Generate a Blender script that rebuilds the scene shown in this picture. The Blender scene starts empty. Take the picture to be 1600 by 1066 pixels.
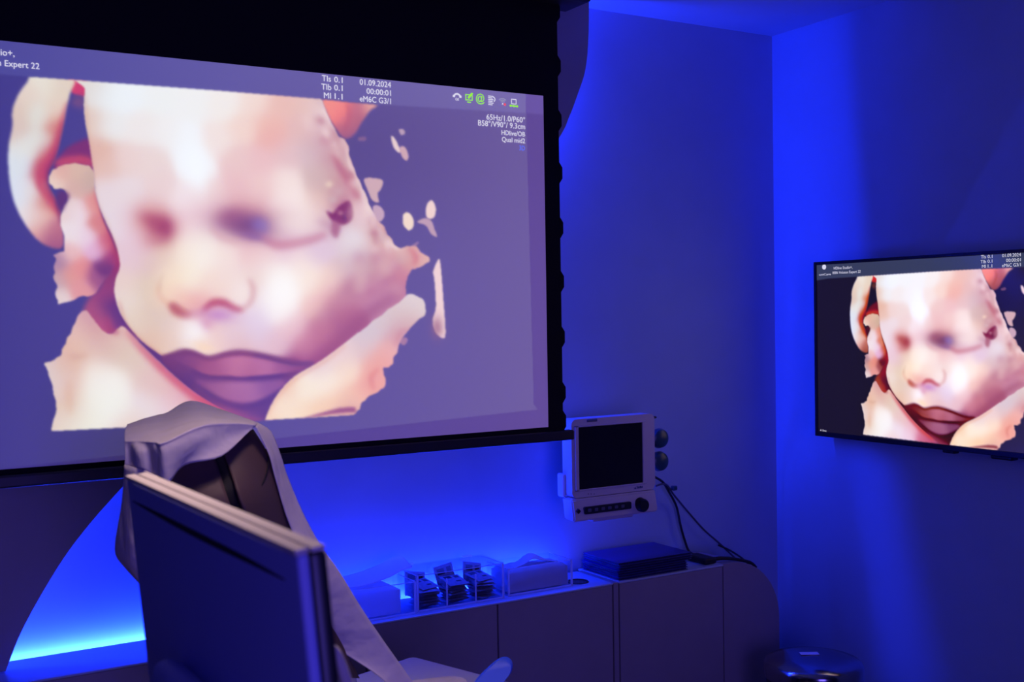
import bpy, bmesh, math, random
import numpy as np
from mathutils import Vector, Matrix
random.seed(5)
scene = bpy.context.scene
C = scene.collection

# ------------------------------------------------------------------ camera
FPX, YAW, PITCH, ROLL, CAMH, CAMD = 1768.06, 0.5428, 0.0238, -0.0162, 1.4710, 2.75
fw = np.array([math.sin(YAW)*math.cos(PITCH), math.cos(YAW)*math.cos(PITCH), -math.sin(PITCH)])
rt = np.array([math.cos(YAW), -math.sin(YAW), 0.0])
up = np.cross(rt, fw)
_c, _s = math.cos(ROLL), math.sin(ROLL)
rt, up = _c*rt + _s*up, _c*up - _s*rt
CAM = np.array([0.0, -CAMD, CAMH])
cd = bpy.data.cameras.new('camera'); cam = bpy.data.objects.new('camera', cd); C.objects.link(cam)
cd.sensor_width = 36.0; cd.lens = FPX*36.0/1600.0; cd.clip_start = 0.05
cam.matrix_world = Matrix(((rt[0], up[0], -fw[0], CAM[0]), (rt[1], up[1], -fw[1], CAM[1]), (rt[2], up[2], -fw[2], CAM[2]), (0, 0, 0, 1)))
cd.dof.use_dof = True; cd.dof.focus_distance = 2.9; cd.dof.aperture_fstop = 6.3
scene.camera = cam
def ray(x, y): return fw + rt*(x-800)/FPX - up*(y-533)/FPX
def P(x, y, Z): return CAM + ray(x, y)*Z                       # a pixel at a depth -> a point
def hit(x, y, ax, v):
    d = ray(x, y); return CAM + d*((v-CAM[ax])/d[ax])
def proj(Q):
    d = np.asarray(Q, float)-CAM; z = d@fw
    return np.stack([800+FPX*(d@rt)/z, 533-FPX*(d@up)/z], -1)

# ------------------------------------------------------------------ world, exposure
w = bpy.data.worlds.new('world'); scene.world = w; w.use_nodes = True
w.node_tree.nodes['Background'].inputs[0].default_value = (0, 0, 0, 1)
scene.view_settings.view_transform = 'Standard'; scene.view_settings.look = 'None'
scene.view_settings.gamma = 1.0; scene.view_settings.exposure = 0.0
scene.view_settings.use_curve_mapping = False
try:
    scene.cycles.use_denoising = True
    scene.cycles.max_bounces = 10; scene.cycles.diffuse_bounces = 6; scene.cycles.transparent_max_bounces = 24
    scene.cycles.sample_clamp_indirect = 4.0
except Exception: pass
LED = (0.009, 0.032, 1.0)                                      # saturated blue of the LED strips
def area(name, loc, direction, along, sx, sy, power, col, spread=180):
    d = bpy.data.lights.new(name, 'AREA'); d.shape = 'RECTANGLE'; d.size = sx; d.size_y = sy
    d.energy = power; d.color = col; d.spread = math.radians(spread)
    o = bpy.data.objects.new(name, d); C.objects.link(o)
    z = -Vector(direction).normalized(); x = Vector(along).normalized(); y = z.cross(x).normalized(); x = y.cross(z)
    o.matrix_world = Matrix(((x.x, y.x, z.x, loc[0]), (x.y, y.y, z.y, loc[1]), (x.z, y.z, z.z, loc[2]), (0, 0, 0, 1)))
    return o
# unseen ceiling lamp above the chair, and an added blue fill behind the camera
area('ceiling_lamp_light', (0.55, -1.45, 2.33), (0.0, 0.0, -1), (1, 0, 0), 0.35, 0.35, 3.5, (1.0, 0.70, 0.68), 70)
area('rear_fill_light', (0.2, -4.6, 1.2), (0.12, 1, 0), (1, 0, 0), 1.2, 1.8, 13.0, (0.17, 0.11, 1.0), 100)  # added unseen fill, gives camera-facing sides a blue ambient

# ------------------------------------------------------------------ helpers
XR, ZC = 2.6736, 2.3685
WT = 0.7174                                                    # worktop height
def s2l(c):
    c = np.asarray(c, float); return np.where(c <= 0.04045, c/12.92, ((np.maximum(c, 0)+0.055)/1.055)**2.4)
def rgb(r, g, b): return tuple(float(v) for v in s2l(np.array([r, g, b])/255.0))
def mat(name, col, rough=0.6, metal=0.0, noise=0.0, scale=30, bump=0.0, coat=0.0, emit=None, estr=1.0, spec=0.5):
    m = bpy.data.materials.new(name); m.use_nodes = True
    nt = m.node_tree; b = nt.nodes['Principled BSDF']
    b.inputs['Base Color'].default_value = (*col, 1); b.inputs['Roughness'].default_value = rough
    b.inputs['Metallic'].default_value = metal; b.inputs['Coat Weight'].default_value = coat
    b.inputs['Specular IOR Level'].default_value = spec
    if emit: b.inputs['Emission Color'].default_value = (*emit, 1); b.inputs['Emission Strength'].default_value = estr
    if noise or bump:
        tc = nt.nodes.new('ShaderNodeTexCoord'); n = nt.nodes.new('ShaderNodeTexNoise'); n.inputs['Scale'].default_value = scale
        n.inputs['Detail'].default_value = 4
        nt.links.new(tc.outputs['Object'], n.inputs['Vector'])
        if noise:
            r = nt.nodes.new('ShaderNodeValToRGB')
            r.color_ramp.elements[0].position = 0.3; r.color_ramp.elements[1].position = 0.7
            r.color_ramp.elements[0].color = (*[c*(1-noise) for c in col], 1)
            r.color_ramp.elements[1].color = (*[min(1, c*(1+noise)) for c in col], 1)
            nt.links.new(n.outputs['Fac'], r.inputs['Fac']); nt.links.new(r.outputs['Color'], b.inputs['Base Color'])
        if bump:
            bp = nt.nodes.new('ShaderNodeBump'); bp.inputs['Strength'].default_value = bump; bp.inputs['Distance'].default_value = 0.002
            nt.links.new(n.outputs['Fac'], bp.inputs['Height']); nt.links.new(bp.outputs['Normal'], b.inputs['Normal'])
    return m
def emis(name, col, s=1.0, base=(0.02, 0.02, 0.02)): return mat(name, base, 0.5, emit=col, estr=s)

def box(bm, x0, x1, y0, y1, z0, z1, bev=0.0, seg=2, M=None, mi=0):
    t = bmesh.new(); bmesh.ops.create_cube(t, size=1.0)
    for v in t.verts:
        v.co = Vector(((x0+x1)/2+v.co.x*(x1-x0), (y0+y1)/2+v.co.y*(y1-y0), (z0+z1)/2+v.co.z*(z1-z0)))
    if bev: bmesh.ops.bevel(t, geom=list(t.edges), offset=bev, segments=seg, affect='EDGES', profile=0.5)
    join(bm, t, M, mi)
def join(bm, t, M=None, mi=0):
    if M is not None: bmesh.ops.transform(t, matrix=M, verts=t.verts)
    for f in t.faces: f.material_index = mi
    me = bpy.data.meshes.new('tmp'); t.to_mesh(me); t.free()
    bm.from_mesh(me); bpy.data.meshes.remove(me)
def catmull(pts, n=8, closed=False):
    p = np.asarray(pts, float); N = len(p); out = []
    for i in range(N if closed else N-1):
        if closed: a, b, c, d = p[(i-1) % N], p[i], p[(i+1) % N], p[(i+2) % N]
        else: a, b, c, d = p[max(i-1, 0)], p[i], p[i+1], p[min(i+2, N-1)]
        for k in range(n):
            t = k/n
            out.append(0.5*((2*b)+(-a+c)*t+(2*a-5*b+4*c-d)*t*t+(-a+3*b-3*c+d)*t**3))
    if not closed: out.append(p[-1])
    return np.array(out)
def tube(bm, pts, r, seg=8, smooth=6, mi=0):
    q = catmull(pts, smooth) if smooth else np.asarray(pts, float)
    rings = []; prev = Vector((0, 0, 1))
    rr = r if hasattr(r, '__len__') else None
    for i, c in enumerate(q):
        d = Vector(q[min(i+1, len(q)-1)]-q[max(i-1, 0)]).normalized()
        a = prev-d*prev.dot(d)
        if a.length < 1e-4: a = Vector((1, 0, 0))-d*d.x
        a.normalize(); prev = a; b = d.cross(a)
        rad = r if rr is None else float(np.interp(i/(len(q)-1), np.linspace(0, 1, len(rr)), rr))
        rings.append([bm.verts.new(Vector(c)+(a*math.cos(2*math.pi*k/seg)+b*math.sin(2*math.pi*k/seg))*rad) for k in range(seg)])
    for i in range(len(rings)-1):
        for k in range(seg):
            f = bm.faces.new((rings[i][k], rings[i][(k+1) % seg], rings[i+1][(k+1) % seg], rings[i+1][k])); f.material_index = mi
    for e in (rings[0][::-1], rings[-1]):
        f = bm.faces.new(e); f.material_index = mi
def lathe(bm, prof, cx, cy, seg=48, mi=0):
    rings = []
    for r, z in prof:
        if r < 1e-6: rings.append([bm.verts.new((cx, cy, z))])
        else: rings.append([bm.verts.new((cx+r*math.cos(2*math.pi*k/seg), cy+r*math.sin(2*math.pi*k/seg), z)) for k in range(seg)])
    for i in range(len(rings)-1):
        a, b = rings[i], rings[i+1]
        for k in range(seg):
            k2 = (k+1) % seg
            if len(a) == 1 and len(b) == 1: continue
            if len(a) == 1: f = bm.faces.new((a[0], b[k2], b[k]))
            elif len(b) == 1: f = bm.faces.new((a[k], a[k2], b[0]))
            else: f = bm.faces.new((a[k], a[k2], b[k2], b[k]))
            f.material_index = mi
def prism(bm, poly, ax, v0, v1, mi=0):
    """polygon in the two axes other than ax, extruded from v0 to v1 along ax"""
    def mk(p, v):
        q = [p[0], p[1]]; q.insert(ax, v); return bm.verts.new(q)
    A = [mk(p, v0) for p in poly]; B = [mk(p, v1) for p in poly]
    n = len(poly)
    for f in (A[::-1], B): bm.faces.new(f).material_index = mi
    for i in range(n):
        bm.faces.new((A[i], A[(i+1) % n], B[(i+1) % n], B[i])).material_index = mi
def grid(bm, G, sub=4, mi=0):
    """control grid rows x cols x 3 -> smooth sheet"""
    G = np.asarray(G, float)
    R = np.stack([catmull(G[:, j], sub) for j in range(G.shape[1])], 1)
    R = np.stack([catmull(R[i], sub) for i in range(R.shape[0])], 0)
    V = [[bm.verts.new(R[i, j]) for j in range(R.shape[1])] for i in range(R.shape[0])]
    for i in range(R.shape[0]-1):
        for j in range(R.shape[1]-1):
            f = bm.faces.new((V[i][j], V[i][j+1], V[i+1][j+1], V[i+1][j])); f.material_index = mi
def obj(name, bm, m, parent=None, smooth=None, origin=None, label=None, loc=None):
    if smooth is not None or True:
        bmesh.ops.recalc_face_normals(bm, faces=bm.faces)
    me = bpy.data.meshes.new(name)
    if parent is not None and parent.type == 'EMPTY': org = Vector(parent['_w'])
    elif parent is not None: org = Vector(parent['_w'])
    elif origin is not None: org = Vector(origin)
    else:
        xs = np.array([v.co[:] for v in bm.verts]); org = Vector(((xs[:, 0].min()+xs[:, 0].max())/2, (xs[:, 1].min()+xs[:, 1].max())/2, xs[:, 2].min()))
    for v in bm.verts: v.co -= org
    bm.to_mesh(me); bm.free()
    for mm in (m if isinstance(m, (list, tuple)) else [m]): me.materials.append(mm)
    if smooth is not None:
        me.shade_smooth(); me.set_sharp_from_angle(angle=math.radians(smooth))
    o = bpy.data.objects.new(name, me); C.objects.link(o)
    if parent is not None: o.parent = parent
    else: o.location = org
    o['_w'] = tuple(org)
    if label: o['label'] = label
    return o
def thing(name, label, cat, loc, group=None):
    o = bpy.data.objects.new(name, None); C.objects.link(o); o.location = loc; o['_w'] = tuple(float(v) for v in loc)
    o.empty_display_size = 0.05
    return tag(o, label, cat, group)
def tag(o, label, cat, group=None):
    o['label'] = label; o['category'] = cat
    if group: o['group'] = group
    return o
def struct(name, bm, m, label=None):
    o = obj(name, bm, m); o['kind'] = 'structure'
    if label: o['label'] = label
    return o
def B(): return bmesh.new()

# ------------------------------------------------------------------ materials
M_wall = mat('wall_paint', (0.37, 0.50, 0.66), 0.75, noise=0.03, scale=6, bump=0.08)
M_rear = mat('dark_blue_paint', (0.10, 0.09, 0.26), 0.8, noise=0.03, scale=6)
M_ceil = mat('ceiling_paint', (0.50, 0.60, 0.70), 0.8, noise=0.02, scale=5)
M_floor = mat('vinyl_floor', (0.07, 0.07, 0.09), 0.45, noise=0.2, scale=12)
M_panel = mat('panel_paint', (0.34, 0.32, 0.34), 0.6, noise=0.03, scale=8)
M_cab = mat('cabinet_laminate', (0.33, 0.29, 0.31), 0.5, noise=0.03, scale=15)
M_gap = mat('dark_gap', (0.01, 0.01, 0.012), 0.9)
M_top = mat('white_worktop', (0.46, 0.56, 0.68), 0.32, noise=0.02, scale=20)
M_black = mat('black_fabric', (0.006, 0.006, 0.008), 0.85, noise=0.2, scale=200, spec=0.2)
M_bar = mat('black_metal', (0.018, 0.017, 0.022), 0.45)
M_white_pl = mat('white_plastic', (0.62, 0.58, 0.62), 0.4, noise=0.02, scale=20)
M_dark_pl = mat('dark_plastic', (0.012, 0.012, 0.016), 0.35)
M_bezel = mat('tv_bezel', (0.008, 0.008, 0.012), 0.25)
M_glass = mat('dark_glass', (0.006, 0.004, 0.005), 0.08)
M_sheet = None
M_shell = mat('brown_shell', (0.075, 0.045, 0.05), 0.55, spec=0.25)
M_pad = mat('chair_pad', (0.5, 0.5, 0.55), 0.5)
M_cable = mat('cable_rubber', (0.006, 0.006, 0.009), 0.5)
M_chrome = mat('chrome', (0.36, 0.36, 0.40), 0.16, metal=1.0)
M_beige = mat('beige_plastic', (0.54, 0.49, 0.44), 0.5, noise=0.02, scale=20)
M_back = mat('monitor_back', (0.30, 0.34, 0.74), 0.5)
M_sachet = mat('foil_sachet', (0.30, 0.30, 0.36), 0.35, noise=0.2, scale=90)
M_print = mat('sachet_print', (0.02, 0.02, 0.03), 0.4)
M_folder = mat('blue_folder', (0.010, 0.012, 0.24), 0.35)
M_paper = mat('paper', (0.72, 0.72, 0.75), 0.8, noise=0.05, scale=30)
M_tissue = mat('tissue', (0.5, 0.48, 0.5), 0.9, noise=0.08, scale=50, bump=0.3)
def mk_acrylic(name, gl, tr, tcol):
    m = bpy.data.materials.new(name); m.use_nodes = True; nt = m.node_tree; nt.nodes.clear()
    o = nt.nodes.new('ShaderNodeOutputMaterial'); g = nt.nodes.new('ShaderNodeBsdfGlossy'); g.inputs['Roughness'].default_value = 0.06
    t = nt.nodes.new('ShaderNodeBsdfTransparent'); t.inputs[0].default_value = (*tcol, 1)
    x = nt.nodes.new('ShaderNodeMixShader'); fr = nt.nodes.new('ShaderNodeLayerWeight'); fr.inputs['Blend'].default_value = gl
    mp = nt.nodes.new('ShaderNodeMapRange'); mp.inputs['To Min'].default_value = 0.03; mp.inputs['To Max'].default_value = 0.35
    pw_ = nt.nodes.new('ShaderNodeMath'); pw_.operation = 'POWER'; pw_.inputs[1].default_value = 3.0
    nt.links.new(fr.outputs['Facing'], pw_.inputs[0]); nt.links.new(pw_.outputs[0], mp.inputs['Value'])
    nt.links.new(mp.outputs['Result'], x.inputs[0]); nt.links.new(t.outputs[0], x.inputs[1]); nt.links.new(g.outputs[0], x.inputs[2])
    nt.links.new(x.outputs[0], o.inputs[0]); return m
M_acr = mk_acrylic('clear_acrylic', 0.5, 0.9, (0.93, 0.95, 0.98))
def mk_paper(name, col, k):
    m = mat(name, col, 0.8, noise=0.05, scale=30); nt = m.node_tree; o = nt.nodes['Material Output']; bs = nt.nodes['Principled BSDF']
    a = nt.nodes.new('ShaderNodeBsdfTranslucent'); a.inputs[0].default_value = (*col, 1)
    x = nt.nodes.new('ShaderNodeMixShader'); x.inputs[0].default_value = k
    nt.links.new(bs.outputs[0], x.inputs[1]); nt.links.new(a.outputs[0], x.inputs[2]); nt.links.new(x.outputs[0], o.inputs[0]); return m
M_paper = mk_paper('thin_paper', (0.85, 0.85, 0.88), 0.6)
M_tissue = mk_paper('soft_tissue', (0.6, 0.58, 0.6), 0.3)
M_sheet = mk_paper('white_sheet', (0.76, 0.70, 0.74), 0.22)
_nt = M_sheet.node_tree; _bs = _nt.nodes['Principled BSDF']
_tc = _nt.nodes.new('ShaderNodeTexCoord'); _mp = _nt.nodes.new('ShaderNodeMapping'); _mp.inputs['Scale'].default_value = (9, 34, 12); _mp.inputs['Rotation'].default_value = (.2, .3, .6)
_n = _nt.nodes.new('ShaderNodeTexNoise'); _n.inputs['Scale'].default_value = 1.0; _n.inputs['Detail'].default_value = 3
_bp = _nt.nodes.new('ShaderNodeBump'); _bp.inputs['Strength'].default_value = .8; _bp.inputs['Distance'].default_value = .012
_nt.links.new(_tc.outputs['Object'], _mp.inputs['Vector']); _nt.links.new(_mp.outputs['Vector'], _n.inputs['Vector']); _nt.links.new(_n.outputs['Fac'], _bp.inputs['Height']); _nt.links.new(_bp.outputs['Normal'], _bs.inputs['Normal'])
def mk_edge():
    m = bpy.data.materials.new('acrylic_edge'); m.use_nodes = True; nt = m.node_tree; nt.nodes.clear()
    o = nt.nodes.new('ShaderNodeOutputMaterial'); a = nt.nodes.new('ShaderNodeBsdfTranslucent'); a.inputs[0].default_value = (0.95, 0.95, 0.97, 1)
    d = nt.nodes.new('ShaderNodeBsdfDiffuse'); d.inputs[0].default_value = (0.9, 0.9, 0.92, 1)
    x = nt.nodes.new('ShaderNodeMixShader'); x.inputs[0].default_value = 0.2
    nt.links.new(a.outputs[0], x.inputs[1]); nt.links.new(d.outputs[0], x.inputs[2]); nt.links.new(x.outputs[0], o.inputs[0]); return m
M_edge = mk_edge()
M_strip = emis('led_strip', LED, 6.0)

# ------------------------------------------------------------------ room shell
XL, YF = -2.2, -4.8
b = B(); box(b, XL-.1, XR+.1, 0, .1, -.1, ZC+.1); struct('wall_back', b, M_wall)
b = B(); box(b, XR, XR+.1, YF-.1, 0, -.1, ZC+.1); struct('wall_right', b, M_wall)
b = B(); box(b, XL-.1, XL, YF-.1, 0, -.1, ZC+.1); struct('wall_left', b, M_rear)
b = B(); box(b, XL, XR, YF-.1, YF, -.1, ZC+.1); struct('wall_front', b, M_rear)
b = B(); box(b, XL, XR, YF, 0, -.1, 0); struct('floor', b, M_floor)
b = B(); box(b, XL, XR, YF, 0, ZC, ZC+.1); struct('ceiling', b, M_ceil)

# wave-edged wall panel with the LED strip hidden behind its edge
curve = catmull([(1.864, ZC+.001), (1.860, 2.25), (1.848, 2.158), (1.819, 2.083), (1.789, 2.018), (1.752, 1.955), (1.58, 1.73), (1.28, 1.53), (.95, 1.40),
                 (.715, 1.25), (.555, 1.092), (.475, 1.007), (.414, .927), (.343, .808), (.306, WT+.002)], 6)
curve[0] = (1.864, ZC-.002); curve[-1] = (.306, WT+.003)
curve[:, 1] = np.clip(curve[:, 1], WT+.003, ZC-.002)
wp = thing('wall_panel', 'large white wall panel with a wavy edge, mounted behind the projection screen', 'wall panel', (.3, -.1, WT))
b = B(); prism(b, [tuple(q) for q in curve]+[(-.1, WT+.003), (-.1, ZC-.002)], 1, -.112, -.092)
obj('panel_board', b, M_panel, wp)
b = B()
for x, z in ((.0, 1.2), (.0, 2.0), (.9, 2.0)): box(b, x-.03, x+.03, -.092, 0, z-.03, z+.03)
obj('spacer', b, M_panel, wp)
ls = thing('led_strip', 'blue LED strip hidden behind the wavy edge of the wall panel', 'LED strip', (1.0, -.05, WT+.1))
b = B(); OFF = 0.20
cn = catmull(curve[::6], 3)
def offc(i):
    t = cn[min(i+1, len(cn)-1)]-cn[max(i-1, 0)]; t = t/np.linalg.norm(t)
    n = np.array([-t[1], t[0]])                                # towards the right / below of the edge
    return cn[i]-n*OFF, n
for i in range(len(cn)-1):
    p0, n0 = offc(i); p1, n1 = offc(i+1)
    mid = (p0+p1)/2; L = np.linalg.norm(p1-p0); n = n0
    if mid[1] > ZC-.02 or mid[1] < WT+.02 or L < .004: continue
    if mid[0] > .55 or True:
        pw = (1.55 if mid[1] > 1.85 else 2.2 if mid[1] > 1.45 else .35)*L
        area('panel_led_light', (mid[0]+n[0]*.004, -.028, mid[1]+n[1]*.004), (n[0], 0, n[1]), (p1[0]-p0[0], 0, p1[1]-p0[1]), L, .016, pw*9.5, LED)
path = [offc(i)[0] for i in range(len(cn)) if WT+.02 < offc(i)[0][1] < ZC-.02]
tube(b, [(q[0], -.030, q[1]) for q in path], .004, 6, 0)
obj('strip', b, M_strip, ls)

# ------------------------------------------------------------------ cabinets and worktops
YD = -.206
def cabinet(x0, x1, label):
    t = thing('cabinet', label, 'cabinet', ((x0+x1)/2, -.1, 0), 'row of wall cabinets')
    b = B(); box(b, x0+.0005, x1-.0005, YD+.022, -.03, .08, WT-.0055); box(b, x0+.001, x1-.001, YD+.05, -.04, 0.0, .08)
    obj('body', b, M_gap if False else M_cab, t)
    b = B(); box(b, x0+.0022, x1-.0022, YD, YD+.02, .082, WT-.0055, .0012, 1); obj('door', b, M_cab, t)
    return t
edges = [-.05, .335, .72, 1.104, 1.478, 1.850]
cl = ['leftmost plain cabinet of the row, at the lower left corner', 'plain cabinet under the brightest blue glow at lower left', 'plain cabinet partly hidden by the dark foreground monitor and the chair',
      'plain cabinet under the acrylic boxes of white paper and foil sachets', 'plain cabinet under the acrylic tissue box and the cable hole']
for i in range(5): cabinet(edges[i], edges[i+1], cl[i])
b = B(); box(b, 1.852, 1.868, YD, -.03, 0, WT); tag(obj('end_panel', b, M_cab), 'narrow upright panel between the long worktop and the folder cabinet', 'panel')
cabinet(1.871, 2.254, 'plain cabinet carrying the stack of dark folders')
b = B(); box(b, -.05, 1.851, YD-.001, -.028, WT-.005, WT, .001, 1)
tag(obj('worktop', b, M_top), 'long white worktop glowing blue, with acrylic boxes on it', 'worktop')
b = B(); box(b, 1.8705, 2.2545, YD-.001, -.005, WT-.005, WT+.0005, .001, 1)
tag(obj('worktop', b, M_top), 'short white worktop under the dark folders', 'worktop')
# rounded end of the row
sh = [(2.2565, 0.0), (2.2565, WT)]+[(2.29+.19*math.sin(a), WT-.19+.19*math.cos(a)) for a in np.linspace(0, math.pi/2, 14)]+[(2.48, 0.0)]
b = B(); prism(b, sh, 1, YD+.002, -.02); tag(obj('rounded_cabinet_end', b, M_cab, smooth=40), 'white end piece of the cabinet row with a rounded shoulder', 'cabinet')
# LED strip in the slot behind the worktop
ls2 = thing('led_strip', 'bright blue LED strip in the slot behind the long worktop', 'LED strip', (.86, -.014, WT-.03))
b = B(); box(b, -.05, 1.772, -.02, -.008, WT-.022, WT-.018); obj('strip', b, M_strip, ls2)
area('worktop_led_light', (.861, -.0135, WT-.012), (0, 0.05, 1), (1, 0, 0), 1.82, .012, 31.0, LED)
b = B(); lathe(b, [(0, WT+.0005), (.026, WT+.0005), (.026, WT+.002), (.030, WT+.0022), (.0315, WT+.0005)], 1.778, -.138, 40)
tag(obj('cable_grommet', b, M_dark_pl), 'dark round cable hole cover on the white worktop beside the tissue box', 'cable hole')

# ------------------------------------------------------------------ ultrasound picture (painted procedurally, shown by both screens)
#PAINT_BEGIN
PX0, PY0, PW, PH = -110, 50, 985, 720
IMG = np.zeros((PH, PW, 3))
yy, xx = np.mgrid[0:PH, 0:PW].astype(float); xx += PX0; yy += PY0
def bg(x, y):  # raised black and room light on the cloth, painted into the picture
    t = np.clip((x+60)/900.0, 0, 1)[..., None]; t = t**0.8
    a = np.array([50, 46, 112.]); c = np.array([104, 88, 140.])
    o = a+(c-a)*t
    m = np.exp(-(((x-560)/230)**2+((y-240)/120)**2))[..., None]
    return (o+m*np.array([-6, -8, -14.]))/255.0
IMG[:] = bg(xx, yy)
def boxblur(a, r):
    for ax in (0, 1):
        k = int(r)
        if k < 1: continue
        for _ in range(2):
            pad = [(0, 0)]*a.ndim; pad[ax] = (k+1, k)
            c = np.cumsum(np.pad(a, pad, mode='edge'), axis=ax)
            n = 2*k+1
            a = (np.take(c, range(n, c.shape[ax]), ax)-np.take(c, range(0, c.shape[ax]-n), ax))/n
    return a
def pmask(pts, blur=1, smooth=True):
    p = catmull(pts, 6, True) if smooth else np.asarray(pts, float)
    m = np.zeros((PH, PW), np.uint8)
    n = len(p)
    for i in range(n):
        (x0, y0), (x1, y1) = p[i], p[(i+1) % n]
        if y0 == y1: continue
        if y0 > y1: x0, y0, x1, y1 = x1, y1, x0, y0
        for r in range(max(0, math.ceil(y0-PY0)), min(PH-1, math.ceil(y1-PY0)-1)+1):
            xi = x0+(x1-x0)*(r+PY0-y0)/(y1-y0)
            k = min(max(0, math.ceil(xi-PX0)), PW)
            m[r, k:] ^= 1
    m = m.astype(float)
    return boxblur(m, blur) if blur else m
def jag(pts, amp, seed, xmin=-1e9, xmax=1e9):
    q = catmull(pts, 10, True); rs = np.random.RandomState(seed); n = rs.randn(len(q))
    n = sum(wk*np.roll(n, k) for k, wk in enumerate((.5, .8, 1, 1, .8, .5)))*.62
    t = np.roll(q, -1, 0)-np.roll(q, 1, 0); t = t/(np.linalg.norm(t, axis=1, keepdims=True)+1e-9)
    on = ((q[:, 0] > xmin) & (q[:, 0] < xmax))[:, None]
    return q+np.stack([-t[:, 1], t[:, 0]], -1)*n[:, None]*amp*on
def lay(mask, col):
    col = np.asarray(col, float)
    if col.ndim == 1: col = col/255.0
    IMG[:] = IMG*(1-mask[..., None])+col*mask[..., None]
def rbf(pts, sig=26):
    S = 4; gx = xx[::S, ::S]; gy = yy[::S, ::S]
    num = np.zeros(gx.shape+(3,)); den = np.zeros(gx.shape)
    for q in pts:
        s = q[5] if len(q) > 5 else sig
        d2 = (gx-q[0])**2+(gy-q[1])**2
        wgt = np.exp(-d2/(2*s*s))+2e-3/(1+d2/4000.0)**2*1e-1
        num += wgt[..., None]*np.array(q[2:5], float); den += wgt
    f = num/den[..., None]/255.0
    h, wd = f.shape[:2]
    ry = np.clip(np.arange(PH)/S, 0, h-1.001); rx = np.clip(np.arange(PW)/S, 0, wd-1.001)
    iy = ry.astype(int); ix = rx.astype(int); ty = (ry-iy)[:, None, None]; tx = (rx-ix)[None, :, None]
    A = f[iy][:, ix]; Bq = f[iy][:, np.minimum(ix+1, wd-1)]; Cq = f[np.minimum(iy+1, h-1)][:, ix]; Dq = f[np.minimum(iy+1, h-1)][:, np.minimum(ix+1, wd-1)]
    return (A*(1-tx)+Bq*tx)*(1-ty)+(Cq*(1-tx)+Dq*tx)*ty
def blob(cx, cy, rx, ry, col, a=1.0, rot=0.0, clip=None, p=2.0):
    c, s = math.cos(math.radians(rot)), math.sin(math.radians(rot))
    u = ((xx-cx)*c+(yy-cy)*s)/rx; v = (-(xx-cx)*s+(yy-cy)*c)/ry
    m = a*np.exp(-np.power(u*u+v*v, p/2)*0.9)
    if clip is not None: m = m*clip
    lay(m, col)
def stroke(pts, wd, col, a=1.0, blur=2, clip=None):
    q = catmull(pts, 6); n = len(q); L, Rr = [], []
    ws = np.interp(np.linspace(0, 1, n), np.linspace(0, 1, len(wd)), wd) if hasattr(wd, '__len__') else np.full(n, wd)
    for i in range(n):
        t = q[min(i+1, n-1)]-q[max(i-1, 0)]; t = t/(np.linalg.norm(t)+1e-9); nn = np.array([-t[1], t[0]])
        L.append(q[i]+nn*ws[i]/2); Rr.append(q[i]-nn*ws[i]/2)
    m = pmask(L+Rr[::-1], blur, False)*a
    if clip is not None: m = m*clip
    lay(m, col)
# header bar
hdr = pmask([(-110, 40), (870, 40), (870, 181), (822, 177), (586, 163), (480, 153), (340, 141.5), (54, 120.5), (-110, 108)], 1, False)
IMG[:] = IMG*(1-hdr[..., None])+(IMG*1.03+np.array([10, 14, 14])/255.0)*hdr[..., None]
PIC = pmask([(-110, 107), (54, 120.5), (340, 141.5), (480, 153), (586, 163), (822, 177), (834, 632), (555, 648.5), (418, 656.5), (197, 668), (90, 673.5), (-110, 683)], 1, False)
# --- islands to the right
for pts, col in (([(570, 279), (597, 281), (596, 294), (590, 303), (592, 316), (582, 313), (574, 296)], (205, 168, 165)), ([(583, 323), (593, 322), (601, 334), (595, 346), (584, 343)], (196, 162, 172)),
                 ([(611, 214), (616, 215), (623, 228), (627, 236), (622, 238), (615, 230)], (228, 202, 192)), ([(624, 232), (632, 229), (638, 242), (636, 251), (629, 246)], (205, 165, 165)),
                 ([(623, 203), (630, 202), (633, 208), (627, 211)], (185, 155, 165)), ([(630, 336), (637, 332), (645, 340), (646, 354), (638, 360), (630, 350)], (240, 215, 190)),
                 ([(668, 318), (675, 313), (681, 325), (678, 340), (668, 341), (665, 330)], (238, 208, 195)), ([(652, 347), (664, 341), (674, 345), (679, 358), (683, 370), (674, 366), (666, 353)], (190, 155, 165)),
                 ([(684, 407), (688, 411), (693, 470), (696, 522), (690, 528), (680, 518), (676, 500), (681, 480), (679, 440), (677, 424)], (238, 208, 200)),
                 ([(641, 386), (652, 378), (654, 381), (644, 388)], (150, 115, 145)), ([(624, 532), (634, 527), (637, 533), (630, 540)], (165, 120, 145)), ([(560, 215), (572, 214), (571, 220), (561, 220)], (125, 90, 120))):
    lay(pmask(pts, 1), col)
blob(683, 512, 9, 16, (150, 95, 110), .7, 0)
# --- red tissue at top, right of the forehead
m = pmask([(505, 155), (545, 159), (588, 163), (578, 173), (566, 190), (552, 212), (537, 216), (524, 200), (512, 180)], 2)*PIC
lay(m, rbf([(522, 165, 240, 140, 115), (535, 175, 240, 125, 105), (545, 195, 205, 110, 105), (560, 175, 190, 105, 110), (580, 166, 225, 160, 140), (548, 208, 150, 85, 105), (557, 190, 170, 95, 105)], 10))
stroke([(542, 162), (546, 180), (538, 205)], [3, 5, 3], (175, 75, 85), .6, 3, m)
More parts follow.
